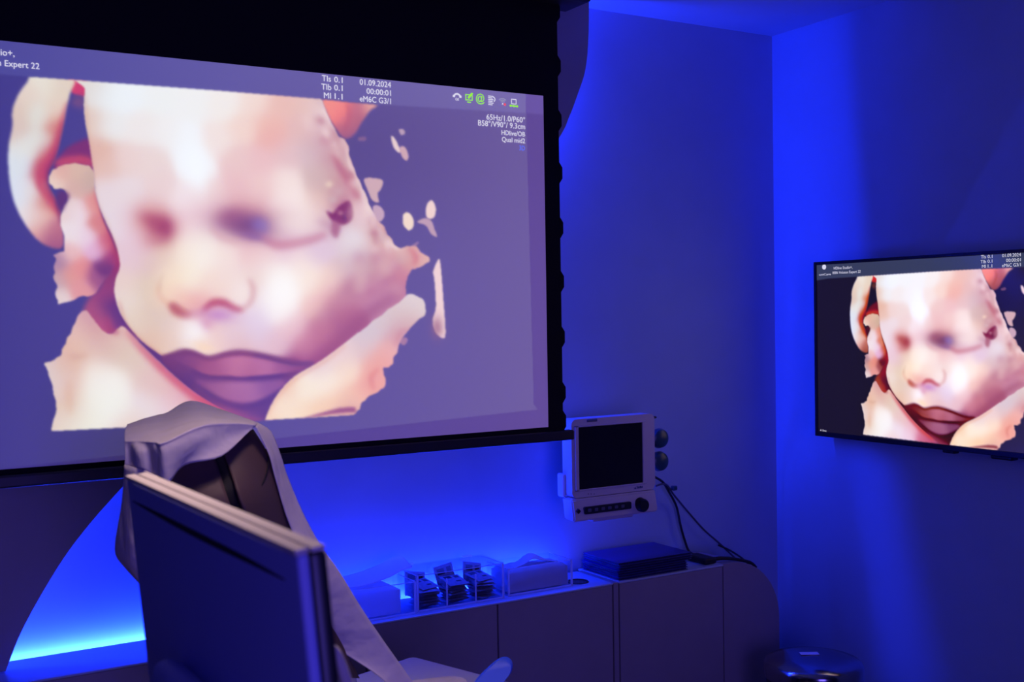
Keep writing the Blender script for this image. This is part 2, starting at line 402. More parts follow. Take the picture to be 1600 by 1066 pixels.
# --- dark tissue between arm and face
lay(pmask([(108, 122), (136, 126), (134, 150), (127, 150), (112, 144)], 2)*PIC, (205, 55, 78))
lay(pmask([(110, 158), (124, 150), (131, 152), (130, 170), (118, 166)], 5), (110, 70, 105))
lay(pmask([(88, 252), (104, 232), (124, 221), (142, 219), (152, 262), (120, 268), (86, 266)], 3), (118, 38, 84))
stroke([(86, 256), (104, 252), (128, 250), (146, 256)], [8, 14, 14, 10], (200, 70, 72), .85, 4)
# dark chest cavity under the fingers and the red seam along the face
neck = pmask([(150, 300), (166, 340), (186, 400), (186, 440), (182, 470), (194, 500), (225, 545), (262, 586), (300, 616), (345, 640), (420, 660), (440, 640), (470, 600), (330, 560), (250, 520), (200, 440), (200, 380), (170, 300)], 2)
lay(neck*PIC, (92, 48, 108))
cav = pmask([(172, 398), (196, 400), (205, 470), (222, 520), (206, 536), (186, 524), (160, 532), (140, 512), (130, 488), (142, 462), (158, 445)], 4)*PIC
lay(cav, rbf([(180, 410, 150, 45, 80), (180, 440, 130, 48, 88), (165, 455, 150, 60, 95), (175, 480, 92, 42, 102), (190, 500, 80, 42, 108), (150, 490, 165, 75, 100), (165, 512, 185, 80, 105), (195, 520, 120, 50, 100)], 13))
# --- shoulder, lower left
shp = [(160, 516), (147, 500), (133, 484), (115, 507), (106, 528), (99, 546), (88, 562), (71, 570), (76, 584), (84, 610), (88, 640), (89, 690), (200, 690), (430, 690), (420, 662), (352, 640), (308, 616), (275, 590), (246, 563), (217, 534), (194, 511), (184, 514), (173, 522)]
m = pmask(jag(shp, 1.1, 1, xmax=150), 1, False)*PIC; S_SH = m
lay(m, rbf([(140, 495, 205, 150, 150), (120, 515, 226, 190, 168), (108, 545, 225, 180, 150), (95, 568, 226, 185, 158), (78, 574, 214, 205, 198), (84, 600, 222, 205, 196), (110, 560, 218, 178, 150), (108, 600, 226, 190, 168),
             (108, 635, 222, 192, 165), (100, 660, 226, 205, 185), (135, 540, 230, 200, 172), (150, 520, 205, 150, 140), (160, 545, 215, 180, 165), (190, 545, 220, 196, 172), (180, 525, 224, 185, 165), (210, 560, 222, 198, 178), (230, 590, 225, 195, 185),
             (150, 580, 240, 230, 215), (180, 600, 242, 238, 230), (180, 640, 240, 240, 232), (140, 640, 238, 235, 222), (150, 610, 240, 238, 226), (120, 665, 236, 234, 220), (230, 630, 232, 218, 222), (270, 640, 232, 205, 215), (200, 665, 232, 208, 205),
             (250, 600, 226, 185, 180), (285, 618, 225, 170, 175), (320, 640, 205, 115, 145), (350, 648, 190, 90, 135), (390, 655, 150, 85, 135)], 17))
stroke([(196, 516), (222, 545), (252, 574), (282, 600), (318, 626), (360, 646)], [3, 9, 13, 15, 16, 14], (205, 75, 98), .8, 5, m)
stroke([(200, 514), (226, 540), (256, 568), (290, 598), (330, 624)], [2, 5, 6, 6, 6], (112, 46, 98), .7, 2, m)
stroke([(104, 556), (120, 558), (138, 554)], [3, 7, 3], (205, 155, 130), .6, 4, m)
stroke([(108, 594), (108, 620), (110, 648)], [4, 12, 4], (218, 170, 140), .5, 5, m)
stroke([(166, 494), (172, 514), (186, 520)], [5, 8, 5], (165, 60, 85), .8, 4)
# --- pale arm at far left
m = pmask([(54, 117), (114, 121), (109, 148), (104, 168), (98, 198), (88, 240), (75, 270), (77, 294), (90, 318), (97, 348), (98, 386), (75, 385), (54, 370), (33, 340), (19.5, 307), (13.5, 268), (13.5, 229), (19, 199), (19.5, 172), (28.5, 148), (42, 129)], 2)*PIC
lay(m, rbf([(70, 130, 228, 222, 200), (95, 135, 222, 205, 178), (45, 150, 225, 208, 185), (30, 175, 218, 195, 170), (28, 200, 214, 192, 172), (60, 180, 220, 222, 205), (85, 175, 226, 205, 178), (40, 230, 222, 222, 210), (65, 220, 218, 220, 205),
             (30, 260, 215, 222, 222), (30, 300, 215, 222, 228), (45, 340, 226, 224, 222), (50, 300, 224, 215, 205), (60, 340, 226, 180, 155), (60, 365, 220, 160, 142), (85, 365, 190, 110, 112), (80, 380, 150, 75, 100), (75, 310, 205, 115, 95), (90, 200, 205, 110, 85), (82, 240, 195, 75, 68), (70, 270, 190, 70, 70)], 13))
stroke([(106, 160), (98, 190), (92, 215), (82, 245), (66, 275), (64, 290), (80, 312), (95, 335)], [4, 8, 12, 15, 16, 14, 14, 10], (188, 58, 66), .75, 4, m)
stroke([(101, 190), (91, 235), (76, 268), (78, 294), (92, 318), (98, 350)], [2, 6, 8, 8, 10, 8], (110, 32, 72), .75, 3, m)
# --- fingers
m = pmask(jag([(78, 280), (84, 266), (96, 259), (118, 257), (136, 258), (147, 268), (150, 300), (160, 340), (176, 378), (182, 405), (174, 424), (162, 440), (146, 460), (120, 466), (97, 474), (87, 468), (88, 446), (82, 426), (87, 408), (84, 398), (100, 390), (98, 360), (95, 338), (102, 316), (106, 304), (98, 296), (82, 293)], 1.0, 2, xmax=150), 1, False)
lay(m, rbf([(95, 270, 220, 170, 145), (84, 285, 230, 205, 180), (120, 270, 214, 180, 150), (138, 285, 200, 170, 145), (120, 295, 212, 172, 150), (108, 325, 228, 205, 195), (125, 330, 232, 215, 215), (115, 365, 232, 218, 214), (135, 370, 230, 205, 212), (150, 390, 222, 175, 200),
             (145, 320, 220, 140, 120), (155, 350, 212, 125, 110), (168, 380, 200, 90, 90), (178, 405, 160, 55, 90), (110, 395, 230, 185, 175), (92, 410, 170, 130, 145), (90, 440, 195, 160, 155), (92, 464, 225, 205, 195), (110, 430, 220, 150, 130), (125, 420, 225, 140, 125), (125, 450, 222, 150, 140), (150, 430, 160, 85, 115), (165, 420, 115, 50, 95)], 10))
stroke([(148, 295), (160, 330), (176, 372), (188, 412)], [2, 6, 9, 14], (165, 50, 62), .7, 3)
stroke([(150, 415), (164, 425), (172, 415)], [6, 14, 6], (105, 45, 95), .8, 4)
lay(pmask([(92, 298), (108, 304), (104, 316), (96, 330), (88, 318)], 3), (88, 42, 88))
# --- right hand
dh = [(405, 690), (414, 657), (424, 633), (438, 611), (461, 588), (498, 566), (526, 546), (554, 524), (579, 504), (605, 487), (622, 473), (638, 460), (655, 464), (664, 475), (664, 490), (650, 504), (639, 515), (625, 535), (618, 555), (610, 571), (599, 577), (603, 591), (602, 603), (588, 614), (571, 625), (565, 635), (554, 648), (530, 690)]
MH = pmask(jag(dh, .7, 3, xmin=560), 1, False)*PIC
# --- face
face = [(136, 110), (133, 140), (131, 165), (134, 195), (138, 215), (142, 240), (147, 275), (149, 300), (156, 325), (166, 348), (178, 374), (185, 397), (187, 418), (181, 436), (179, 458), (187, 487), (202, 511), (223, 534), (246, 551), (262, 560), (300, 572), (380, 585), (440, 592), (480, 588), (520, 566), (560, 530), (600, 498), (632, 470), (634, 445), (643, 420), (655, 416), (669, 404), (653, 391), (639, 384), (622, 387), (608, 371), (599, 352), (588, 343), (580, 328), (571, 297), (556, 276), (548, 248), (540, 222), (528, 210), (512, 180), (500, 150), (480, 120)]
MF = pmask(jag(face, 1.2, 4, xmin=515), 1, False)*PIC
F = [(145, 140, 222, 215, 200), (142, 190, 222, 195, 170), (150, 235, 222, 178, 150), (165, 150, 232, 238, 234), (200, 150, 235, 240, 236), (250, 150, 236, 238, 230), (300, 160, 238, 238, 230), (350, 165, 240, 234, 222), (400, 165, 240, 218, 200), (440, 165, 232, 188, 168), (480, 165, 228, 190, 172), (507, 165, 228, 205, 200),
     (170, 195, 232, 232, 224), (220, 200, 236, 230, 220), (260, 210, 238, 236, 228), (290, 220, 240, 243, 240), (310, 270, 242, 244, 240), (300, 245, 242, 246, 243), (340, 220, 240, 225, 212), (380, 200, 240, 212, 192), (420, 190, 236, 185, 162), (425, 215, 234, 176, 158), (470, 205, 226, 185, 172), (505, 200, 222, 185, 178), (515, 190, 222, 195, 190),
     (165, 260, 225, 188, 165), (200, 250, 232, 208, 195), (240, 250, 232, 212, 200), (370, 250, 233, 198, 186), (410, 250, 233, 190, 182), (450, 240, 226, 190, 182), (485, 235, 214, 188, 182), (500, 225, 205, 160, 160), (530, 225, 215, 172, 160), (525, 250, 195, 140, 140), (545, 262, 225, 195, 180),
     (170, 300, 228, 212, 208), (200, 300, 230, 215, 210), (250, 290, 232, 208, 198), (290, 310, 240, 225, 220), (330, 300, 236, 210, 200), (370, 290, 232, 190, 182), (410, 290, 236, 200, 188), (445, 285, 242, 222, 208), (450, 315, 246, 230, 218), (475, 330, 244, 228, 216), (500, 315, 226, 190, 170), (500, 275, 212, 182, 170), (515, 285, 205, 172, 158), (535, 285, 190, 120, 120), (560, 290, 222, 180, 170),
     (180, 345, 228, 214, 212), (205, 350, 230, 212, 215), (215, 375, 230, 205, 210), (230, 335, 228, 195, 188), (300, 345, 238, 212, 210), (320, 335, 236, 208, 205), (500, 345, 232, 205, 195), (520, 350, 190, 140, 150), (540, 320, 175, 95, 110), (572, 330, 230, 200, 195), (565, 360, 222, 190, 180), (590, 365, 218, 170, 155),
     (200, 400, 226, 198, 198), (215, 400, 226, 196, 200), (230, 410, 222, 192, 172), (255, 400, 228, 202, 176), (310, 370, 243, 232, 215), (290, 400, 246, 232, 208), (320, 400, 246, 238, 220), (350, 400, 242, 222, 206), (270, 430, 244, 222, 188), (300, 440, 246, 236, 208), (335, 435, 242, 220, 200), (365, 435, 240, 218, 204), (375, 450, 240, 224, 210),
     (260, 460, 244, 214, 178), (285, 470, 238, 190, 165), (310, 475, 232, 165, 150), (330, 460, 236, 190, 174), (355, 460, 240, 212, 196), (380, 470, 238, 218, 205), (395, 440, 232, 205, 190), (410, 420, 240, 220, 206), (395, 400, 236, 198, 188),
     (195, 440, 230, 205, 188), (200, 470, 230, 214, 194), (230, 450, 222, 200, 170), (215, 500, 226, 205, 178), (240, 490, 220, 195, 168), (260, 500, 222, 200, 180), (235, 530, 225, 190, 160), (270, 530, 230, 200, 176), (285, 515, 235, 210, 195), (300, 520, 238, 228, 220), (315, 540, 244, 218, 195), (335, 530, 236, 202, 188), (365, 520, 228, 200, 198), (400, 520, 224, 202, 212), (400, 490, 226, 208, 220), (420, 470, 240, 228, 222),
     (430, 430, 247, 240, 226), (445, 455, 249, 244, 232), (440, 480, 248, 240, 230), (480, 440, 247, 228, 206), (470, 410, 246, 228, 210), (520, 440, 240, 210, 190), (520, 465, 230, 175, 165), (490, 480, 236, 192, 176), (460, 510, 232, 192, 190), (430, 540, 226, 188, 190), (480, 540, 200, 125, 140), (500, 520, 196, 118, 132), (380, 545, 226, 185, 178),
     (420, 395, 236, 205, 198), (450, 390, 228, 195, 202), (490, 390, 222, 195, 205), (510, 375, 224, 200, 208), (545, 370, 228, 212, 208), (555, 395, 218, 200, 198), (545, 420, 216, 185, 180), (570, 420, 202, 165, 160), (550, 450, 192, 128, 140), (535, 490, 178, 100, 120), (510, 545, 165, 85, 112), (540, 515, 168, 92, 118), (580, 450, 194, 125, 142), (600, 470, 190, 130, 148), (620, 450, 185, 115, 135),
     (600, 395, 212, 165, 158), (595, 420, 202, 145, 145), (625, 410, 215, 165, 150), (625, 430, 200, 120, 135), (645, 400, 212, 140, 125), (660, 402, 225, 185, 170), (620, 392, 222, 185, 168), (560, 310, 224, 190, 180), (460, 575, 150, 70, 110), (500, 570, 150, 68, 108)]
lay(MF, rbf(F, 15))
# ear-side texture
stroke([(532, 216), (540, 232), (548, 258), (562, 288), (574, 318), (582, 345), (600, 372), (622, 390)], [5, 6, 7, 9, 10, 9, 8, 5], (234, 208, 198), .9, 2, MF)
stroke([(520, 240), (532, 262), (548, 288), (560, 310)], [5, 12, 12, 8], (182, 94, 104), .75, 4, MF)
blob(510, 218, 9, 9, (190, 125, 130), .7, 0, MF)
lay(pmask([(510, 330), (520, 333), (530, 322), (545, 314), (552, 330), (548, 345), (534, 352), (520, 346)], 2)*MF, (126, 38, 74))
lay(pmask([(520, 345), (532, 352), (527, 372), (518, 364)], 3)*MF, (165, 90, 110))
blob(532, 333, 5, 4, (175, 110, 125), .8, 30); blob(538, 340, 4, 5, (90, 25, 60), .6)
blob(514, 288, 6, 5, (232, 205, 175), .8); blob(528, 300, 10, 9, (205, 165, 160), .8); blob(520, 312, 8, 6, (205, 175, 168), .7)
blob(552, 372, 20, 18, (226, 214, 212), .85, 0, MF); blob(560, 345, 8, 14, (225, 195, 195), .6, -20, MF)
stroke([(496, 345), (512, 352), (524, 362)], [4, 9, 4], (180, 125, 145), .5, 5, MF)
stroke([(590, 372), (604, 392), (618, 412), (630, 440)], [4, 10, 12, 8], (205, 130, 132), .45, 5, MF)
stroke([(486, 512), (512, 486), (540, 455), (566, 440)], [14, 22, 22, 14], (168, 96, 118), .45, 10, MF)
stroke([(640, 388), (650, 402), (646, 414)], [3, 8, 4], (205, 105, 105), .6, 3, MF)
_r = np.random.RandomState(8)
for _ in range(46):                                            # lumpy tissue of the ear side and jaw
    t_ = _r.rand(); bx = np.interp(t_, [0, .4, .7, 1], [510, 538, 578, 622])+_r.randn()*11; by = np.interp(t_, [0, .4, .7, 1], [170, 255, 345, 415])+_r.randn()*12
    k_ = _r.rand(); cc = (238, 212, 200) if k_ < .45 else ((176, 104, 112) if k_ < .7 else (206, 168, 158))
    blob(bx, by, 6+8*_r.rand(), 5+5*_r.rand(), cc, .30+.25*_r.rand(), 40+_r.rand()*60, MF)
for _ in range(18):
    blob(560+_r.rand()*70, 390+_r.rand()*70, 8+8*_r.rand(), 6+6*_r.rand(), (218, 176, 168) if _r.rand() < .55 else (178, 106, 130), .28, _r.rand()*180, MF)
# eyes and brow shadows
blob(242, 350, 34, 27, (205, 122, 105), .75, 15, MF); blob(254, 358, 17, 18, (148, 42, 66), .95, 20, MF); blob(238, 345, 20, 12, (168, 66, 72), .6, 25, MF)
blob(243, 372, 22, 14, (205, 130, 120), .5, -30, MF)
blob(388, 344, 56, 28, (200, 128, 128), .85, 8, MF); blob(388, 352, 42, 19, (118, 66, 104), .95, 5, MF); blob(362, 340, 20, 14, (150, 78, 104), .6, 0, MF)
blob(407, 352, 15, 12, (124, 100, 176), .6, 20, MF, 2.5); blob(398, 370, 22, 7, (120, 74, 140), .5, 12, MF)
stroke([(412, 372), (432, 382), (458, 380), (486, 374), (510, 366)], [8, 15, 14, 13, 8], (192, 112, 124), .7, 5, MF)
stroke([(330, 356), (345, 370), (372, 380)], [4, 10, 5], (214, 150, 150), .5, 5, MF)
blob(455, 352, 34, 20, (240, 222, 210), .6, 0, MF)
# nose
stroke([(250, 440), (247, 456), (256, 470), (268, 478)], [2, 5, 6, 4], (222, 160, 125), .55, 4, MF)
stroke([(256, 428), (250, 440), (249, 455)], [2, 3, 2], (196, 165, 135), .5, 3, MF)
stroke([(266, 474), (274, 483), (286, 490), (300, 492)], [8, 17, 14, 5], (176, 74, 62), .8, 4, MF)
stroke([(286, 492), (306, 492), (326, 484)], [8, 12, 8], (206, 128, 132), .7, 5, MF)
stroke([(318, 486), (332, 474), (350, 474), (366, 482), (380, 484)], [5, 12, 13, 11, 5], (176, 52, 66), .85, 4, MF)
blob(340, 492, 28, 12, (196, 138, 186), .85, 0, MF); blob(320, 506, 12, 10, (206, 130, 156), .75, 30, MF)
stroke([(378, 484), (392, 470), (395, 450), (388, 436)], [4, 9, 9, 3], (204, 138, 132), .7, 4, MF)
blob(377, 458, 16, 18, (244, 228, 214), .7, 0, MF); blob(335, 445, 26, 16, (243, 222, 200), .5, 0, MF)
blob(304, 518, 18, 20, (246, 240, 234), .8, 20, MF); blob(318, 542, 16, 8, (248, 215, 175), .7, 20, MF)
blob(440, 458, 26, 34, (252, 249, 240), .8, 20, MF); blob(308, 268, 14, 36, (245, 250, 247), .7, -12, MF)
# face edge lines
stroke([(186, 470), (196, 505), (216, 530), (244, 552), (264, 560)], [3, 5, 6, 7, 7], (196, 120, 100), .6, 3, MF)
stroke([(132, 150), (137, 210), (145, 260), (150, 310), (168, 352), (182, 392)], 4, (200, 150, 120), .5, 3, MF)
# mouth
mo = pmask([(252, 558), (268, 552), (286, 547), (300, 548), (316, 554), (330, 557), (352, 551), (380, 549), (420, 556), (456, 565), (492, 566), (478, 584), (455, 606), (436, 642), (424, 668), (400, 668), (350, 640), (300, 606), (266, 578)], 2)*PIC
lay(mo, rbf([(260, 560, 110, 50, 95), (290, 560, 130, 62, 105), (330, 572, 160, 80, 110), (290, 590, 84, 46, 108), (320, 606, 86, 50, 110), (450, 595, 100, 58, 115), (400, 640, 92, 56, 116), (370, 640, 130, 66, 116)], 20))
up_lip = pmask([(262, 560), (284, 555), (300, 555), (318, 561), (332, 564), (352, 558), (384, 556), (420, 562), (452, 570), (478, 573), (462, 582), (436, 585), (400, 588), (376, 590), (352, 586), (334, 588), (318, 585), (300, 574), (280, 566)], 2)
lay(up_lip, rbf([(270, 560, 118, 58, 105), (300, 565, 132, 66, 108), (326, 574, 160, 80, 112), (334, 580, 160, 84, 116), (355, 572, 182, 104, 134), (375, 570, 196, 118, 142), (410, 574, 184, 110, 142), (445, 576, 155, 85, 125), (470, 574, 130, 66, 112), (390, 584, 170, 92, 125)], 13))
stroke([(262, 556), (284, 549), (302, 551), (322, 559), (342, 556), (368, 551), (396, 553), (430, 560), (470, 567)], [4, 7, 7, 6, 7, 9, 9, 9, 6], (118, 56, 92), .75, 3)
stroke([(300, 580), (322, 588), (344, 591), (366, 592), (400, 592), (440, 588), (466, 582)], [3, 5, 5, 6, 7, 7, 4], (92, 46, 104), .8, 2)
lo_lip = pmask([(304, 594), (330, 596), (360, 597), (400, 596), (440, 594), (446, 602), (426, 616), (404, 626), (376, 630), (346, 622), (322, 608)], 3)
lay(lo_lip, rbf([(315, 598, 135, 72, 120), (340, 606, 158, 92, 132), (370, 608, 172, 108, 146), (390, 618, 166, 104, 146), (420, 608, 140, 84, 135), (370, 625, 160, 92, 138)], 13))
stroke([(318, 612), (344, 628), (376, 636), (404, 632), (432, 616), (448, 604)], [3, 7, 8, 8, 7, 3], (84, 48, 112), .7, 3)
stroke([(300, 606), (330, 630), (370, 652), (410, 662)], [3, 10, 16, 14], (172, 84, 122), .6, 5, mo)
# jaw shadow, then the hand over it
stroke([(440, 600), (470, 580), (505, 560), (535, 530), (560, 505), (590, 480), (620, 462)], [6, 12, 20, 22, 20, 14, 6], (152, 74, 104), .6, 7, np.clip(MF+mo, 0, 1))
lay(MH, rbf([(420, 650, 246, 214, 176), (450, 640, 246, 226, 196), (445, 605, 240, 205, 170), (480, 610, 246, 232, 206), (510, 600, 247, 232, 208), (500, 570, 232, 208, 200), (540, 555, 232, 205, 198), (545, 580, 246, 220, 190), (570, 545, 220, 195, 190), (575, 520, 212, 195, 196), (600, 505, 214, 196, 192), (630, 490, 216, 196, 186), (655, 480, 222, 205, 196), (640, 470, 222, 206, 200), (640, 505, 212, 168, 162), (622, 525, 208, 150, 152),
              (610, 550, 236, 180, 165), (600, 565, 232, 160, 145), (585, 570, 238, 170, 145), (590, 595, 232, 150, 132), (575, 610, 236, 165, 142), (600, 600, 240, 178, 158), (560, 625, 244, 195, 165), (530, 625, 246, 205, 168), (500, 640, 244, 205, 165), (545, 640, 215, 160, 140), (470, 648, 246, 218, 180)], 14))
stroke([(418, 650), (430, 626), (446, 606), (470, 586), (505, 566), (540, 540)], [3, 5, 6, 6, 6, 4], (226, 165, 135), .6, 3, MH)
stroke([(470, 656), (502, 648), (530, 642), (556, 640)], [2, 5, 8, 8], (140, 66, 108), .85, 2, PIC)
stroke([(592, 576), (580, 590), (584, 610)], [3, 6, 3], (214, 118, 105), .6, 3, MH); stroke([(640, 515), (626, 520), (618, 540)], [3, 6, 3], (200, 130, 135), .6, 3, MH)
# screen border outside the picture; ambient light on it is painted as emission
OUT = np.clip(1-PIC-hdr, 0, 1)
brd = pmask([(822, 40), (870, 40), (880, 700), (-110, 770), (-110, 684), (-110, 745), (840, 640), (834, 632), (822, 177)], 0, False)
IMG[:] = np.where((brd > .5)[..., None], np.clip(IMG*np.array([.86, .76, .93]), 0, 1), IMG)
AMB_SCREEN = np.array([0.015, 0.009, 0.072])                   # part of the grey that the room light gives the cloth by itself
LIN = s2l(np.clip(IMG, 0, 1)); LIFT = s2l(bg(xx, yy))
_sk = np.clip(MF-MH-mo*.9, 0, 1)[..., None]*.75
_lum = np.clip((LIN.mean(-1, keepdims=True)-.10)/.35, 0, 1)
TVL = np.clip(LIN-LIFT*(0.98-0.85*_lum)*(1-_sk)*(1-np.clip((LIN-LIFT)[..., :1]/.1, 0, 1)*np.array([0, 0, .14])), 0, None)*np.array([1.03, 1.0, 1.14])+np.array([.008, .005, .010])
hd3 = hdr[..., None]
TVL = TVL*(1-hd3)+np.array(rgb(52, 58, 84))*hd3
LIN = np.clip(LIN-AMB_SCREEN, 0, None)
def sample(A, px):
    fx = np.clip(px[:, 0]-PX0, 0, PW-1.001); fy = np.clip(px[:, 1]-PY0, 0, PH-1.001)
    ix = fx.astype(int); iy = fy.astype(int); tx = (fx-ix)[:, None]; ty = (fy-iy)[:, None]
    return (A[iy, ix]*(1-tx)+A[iy, ix+1]*tx)*(1-ty)+(A[iy+1, ix]*(1-tx)+A[iy+1, ix+1]*tx)*ty
#PAINT_END
def picture_mat(name, base, rough, gain=1.0, spec=0.5):
    m = mat(name, base, rough, spec=spec); nt = m.node_tree; bs = nt.nodes['Principled BSDF']
    a = nt.nodes.new('ShaderNodeVertexColor'); a.layer_name = 'picture'
    nt.links.new(a.outputs['Color'], bs.inputs['Emission Color']); bs.inputs['Emission Strength'].default_value = gain
    return m
def picture_mesh(name, pts, cols, nu, nv, m, parent):
    org = np.array(parent['_w'])
    me = bpy.data.meshes.new(name)
    I = np.arange(nu*nv).reshape(nv, nu)
    q = np.stack([I[:-1, :-1], I[:-1, 1:], I[1:, 1:], I[1:, :-1]], -1).reshape(-1, 4)
    me.vertices.add(nu*nv); me.vertices.foreach_set('co', (pts-org).astype(np.float32).ravel())
    me.loops.add(q.size); me.loops.foreach_set('vertex_index', q.ravel().astype(np.int32))
    me.polygons.add(len(q)); me.polygons.foreach_set('loop_start', (np.arange(len(q))*4).astype(np.int32))
    me.update(calc_edges=True)
    at = me.color_attributes.new('picture', 'FLOAT_COLOR', 'POINT')
    at.data.foreach_set('color', np.concatenate([cols, np.ones((len(cols), 1))], 1).astype(np.float32).ravel())
    me.materials.append(m); o = bpy.data.objects.new(name, me); C.objects.link(o); o.parent = parent; o['_w'] = tuple(parent['_w'])
    return o

# ------------------------------------------------------------------ projection screen
YS = -.30
SX0, SX1, SZ0, SZ1 = .06, 1.583, 1.178, 2.0292
scr = thing('projection_screen', 'large tab-tensioned projection screen showing a fetal ultrasound face', 'projection screen', (.8, YS, 1.14))
BX0, BX1 = .012, 1.628
b = B(); box(b, BX0, SX0, YS, YS+.003, SZ0-.012, ZC-.06); box(b, SX1, BX1, YS, YS+.003, SZ0-.012, ZC-.06)
box(b, SX0, SX1, YS, YS+.003, SZ1, ZC-.06); box(b, SX0, SX1, YS, YS+.003, SZ0-.012, SZ0)
obj('black_border', b, M_black, scr)
b = B(); box(b, SX0-.01, SX1+.01, YS+.0032, YS+.0045, SZ0-.01, SZ1+.01); obj('light_blocker', b, M_black, scr)  # added opaque sheet, keeps the picture's emission off the wall behind
zt = [hit(872, y, 1, YS)[2] for y in (18, 103, 188, 270, 356, 440, 527, 614)]+[1.19]
for sx, s_ in ((BX1, 1), (BX0, -1)):                           # tensioning tabs and cords down both sides
    for z in zt:
        b = B(); prism(b, [(sx-.001*s_, z-.03), (sx+.004*s_, z-.024), (sx+.011*s_, z-.014), (sx+.011*s_, z+.014), (sx+.004*s_, z+.024), (sx-.001*s_, z+.03)], 1, YS, YS+.004)
        obj('tension_tab', b, M_black, scr)
    b = B(); tube(b, [(sx+.001*s_, YS+.002, ZC-.07), (sx+.001*s_, YS+.002, 1.17)], .0016, 6, 0); obj('tension_cord', b, M_black, scr)
b = B(); box(b, -.005, 1.656, YS-.014, YS+.014, 1.141, 1.1665, .004, 2); obj('weight_bar', b, M_bar, scr)
b = B(); box(b, -.04, 1.70, YS-.06, YS+.06, ZC-.10, ZC-.001, .01, 2); obj('roller_case', b, M_bar, scr)
NU, NV = 700, 400
gx, gz = np.meshgrid(np.linspace(SX0, SX1, NU), np.linspace(SZ1, SZ0, NV))
pts = np.stack([gx.ravel(), np.full(gx.size, YS-.0005), gz.ravel()], -1)
cols = sample(LIN, proj(pts))
M_scr = picture_mat('screen_cloth', (0.62, 0.60, 0.62), 0.9, spec=0.1)
picture_mesh('screen_surface', pts, cols, NU, NV, M_scr, scr)

# captions: (text, left px, right px, baseline px at right end, cap height px, colour key, bold)
CAP = [('TIs', 503, 516.8, 125.4, 9, 'w'), ('0.1', 522, 535.1, 127.3, 8.6, 'w'), ('TIb', 502, 517.3, 138.7, 9, 'w'), ('0.1', 522, 535.1, 139.9, 8.6, 'w'),
       ('MI', 506, 516.8, 151.8, 8.8, 'w'), ('1.1', 522.8, 535, 153.2, 8.6, 'w'), ('01.09.2024', 562, 610.6, 134.6, 8.6, 'w'), ('00:00:01', 572.6, 610.6, 147.5, 8.4, 'w'),
       ('eM6C G3/1', 562, 610.6, 160.2, 8.6, 'w'), ('65Hz/1.0/P60\u00b0', 760, 820, 192, 8.2, 'w'), ('B58\u00b0/V90\u00b0/ 9.3cm', 747, 820, 202.2, 8.2, 'w'),
       ('HDlive/OB', 783.5, 820, 213.6, 7.2, 'w'), ('Qual mid2', 784, 820, 224, 7.2, 'w'), ('3D', 811, 820, 235.4, 7.2, 'b'), ('@', 743.6, 756.7, 160, 12, 'g')]
def textmesh(s):
    c = bpy.data.curves.new('caption', 'FONT'); c.body = s; c.resolution_u = 3
    o = bpy.data.objects.new('caption', c); C.objects.link(o)
    dg = bpy.context.evaluated_depsgraph_get(); me = bpy.data.meshes.new_from_object(o.evaluated_get(dg))
    bpy.data.objects.remove(o); bpy.data.curves.remove(c)
    t = bmesh.new(); t.from_mesh(me); bpy.data.meshes.remove(me)
    return t
_tc = textmesh('H'); CAPH = max(v.co.y for v in _tc.verts); _tc.free()
def put_text(bm, s, place, mi, u0, u1, v0, h, bold=False):
    """u0..u1 left/right, v0 baseline, h cap height in surface metres; place(u, v) -> point"""
    t = textmesh(s); xs = [v.co.x for v in t.verts]; a, bb = min(xs), max(xs)
    if bold: bmesh.ops.solidify(t, geom=list(t.faces), thickness=0.0)
    for v in t.verts:
        u = u0+(v.co.x-a)/(bb-a)*(u1-u0); q = v0+v.co.y/CAPH*h
        v.co = Vector(place(u, q))
    join(bm, t, None, mi)
def flat(bm, poly, place, mi):
    bm.faces.new([bm.verts.new(place(u, v)) for u, v in poly]).material_index = mi
def arcband(bm, cu, cv, r0, r1, a0, a1, place, mi, n=10):
    A = np.radians(np.linspace(a0, a1, n+1))
    for i in range(n):
        flat(bm, [(cu+r0*math.cos(A[i]), cv+r0*math.sin(A[i])), (cu+r1*math.cos(A[i]), cv+r1*math.sin(A[i])), (cu+r1*math.cos(A[i+1]), cv+r1*math.sin(A[i+1])), (cu+r0*math.cos(A[i+1]), cv+r0*math.sin(A[i+1]))], place, mi)
def spx(x, y): q = hit(x, y, 1, YS); return q[0], q[2]
TVX = XR-.07
def tv2s(y): return 1.4862*(-y)-.2586
L0 = tv2s(hit(1298.8, 420, 0, TVX)[1]); L1 = tv2s(hit(1331.8, 420, 0, TVX)[1])
CAPM = []
for (s, x0, x1, yb, h, k) in CAP:
    if x1 < 620: yb += 2.5
    u1, v0 = spx(x1, yb); u0, _ = spx(x0, yb); hh = spx(x1, yb-h)[1]-v0
    CAPM.append((s, u0, u1, v0, hh, k))
u1, v0 = spx(22.5, 88.5); CAPM.append(('HDlive Studio+,', u1-(L1-L0)*.88, u1, v0, .0125, 'w'))
u1, v0 = spx(61.5, 108.4); CAPM.append(('0006 Voluson Expert 22', u1-.94*(tv2s(hit(1345.5, 420, 0, TVX)[1])-L0), u1, v0, .0118, 'w'))
u1, v0 = spx(22.5, 108.0); CAPM.append(('umCare', .135, .205, v0, .0095, 'w'))
def fr(bm, place, cu, cv, w_, h, t, mi):
    ring = [(-w_, -h), (w_, -h), (w_, h), (-w_, h)]; inn = [(-w_+t, -h+t), (w_-t, -h+t), (w_-t, h-t), (-w_+t, h-t)]
    for k in range(4):
        k2 = (k+1) % 4; flat(bm, [(cu+q[0], cv+q[1]) for q in (ring[k], ring[k2], inn[k2], inn[k])], place, mi)
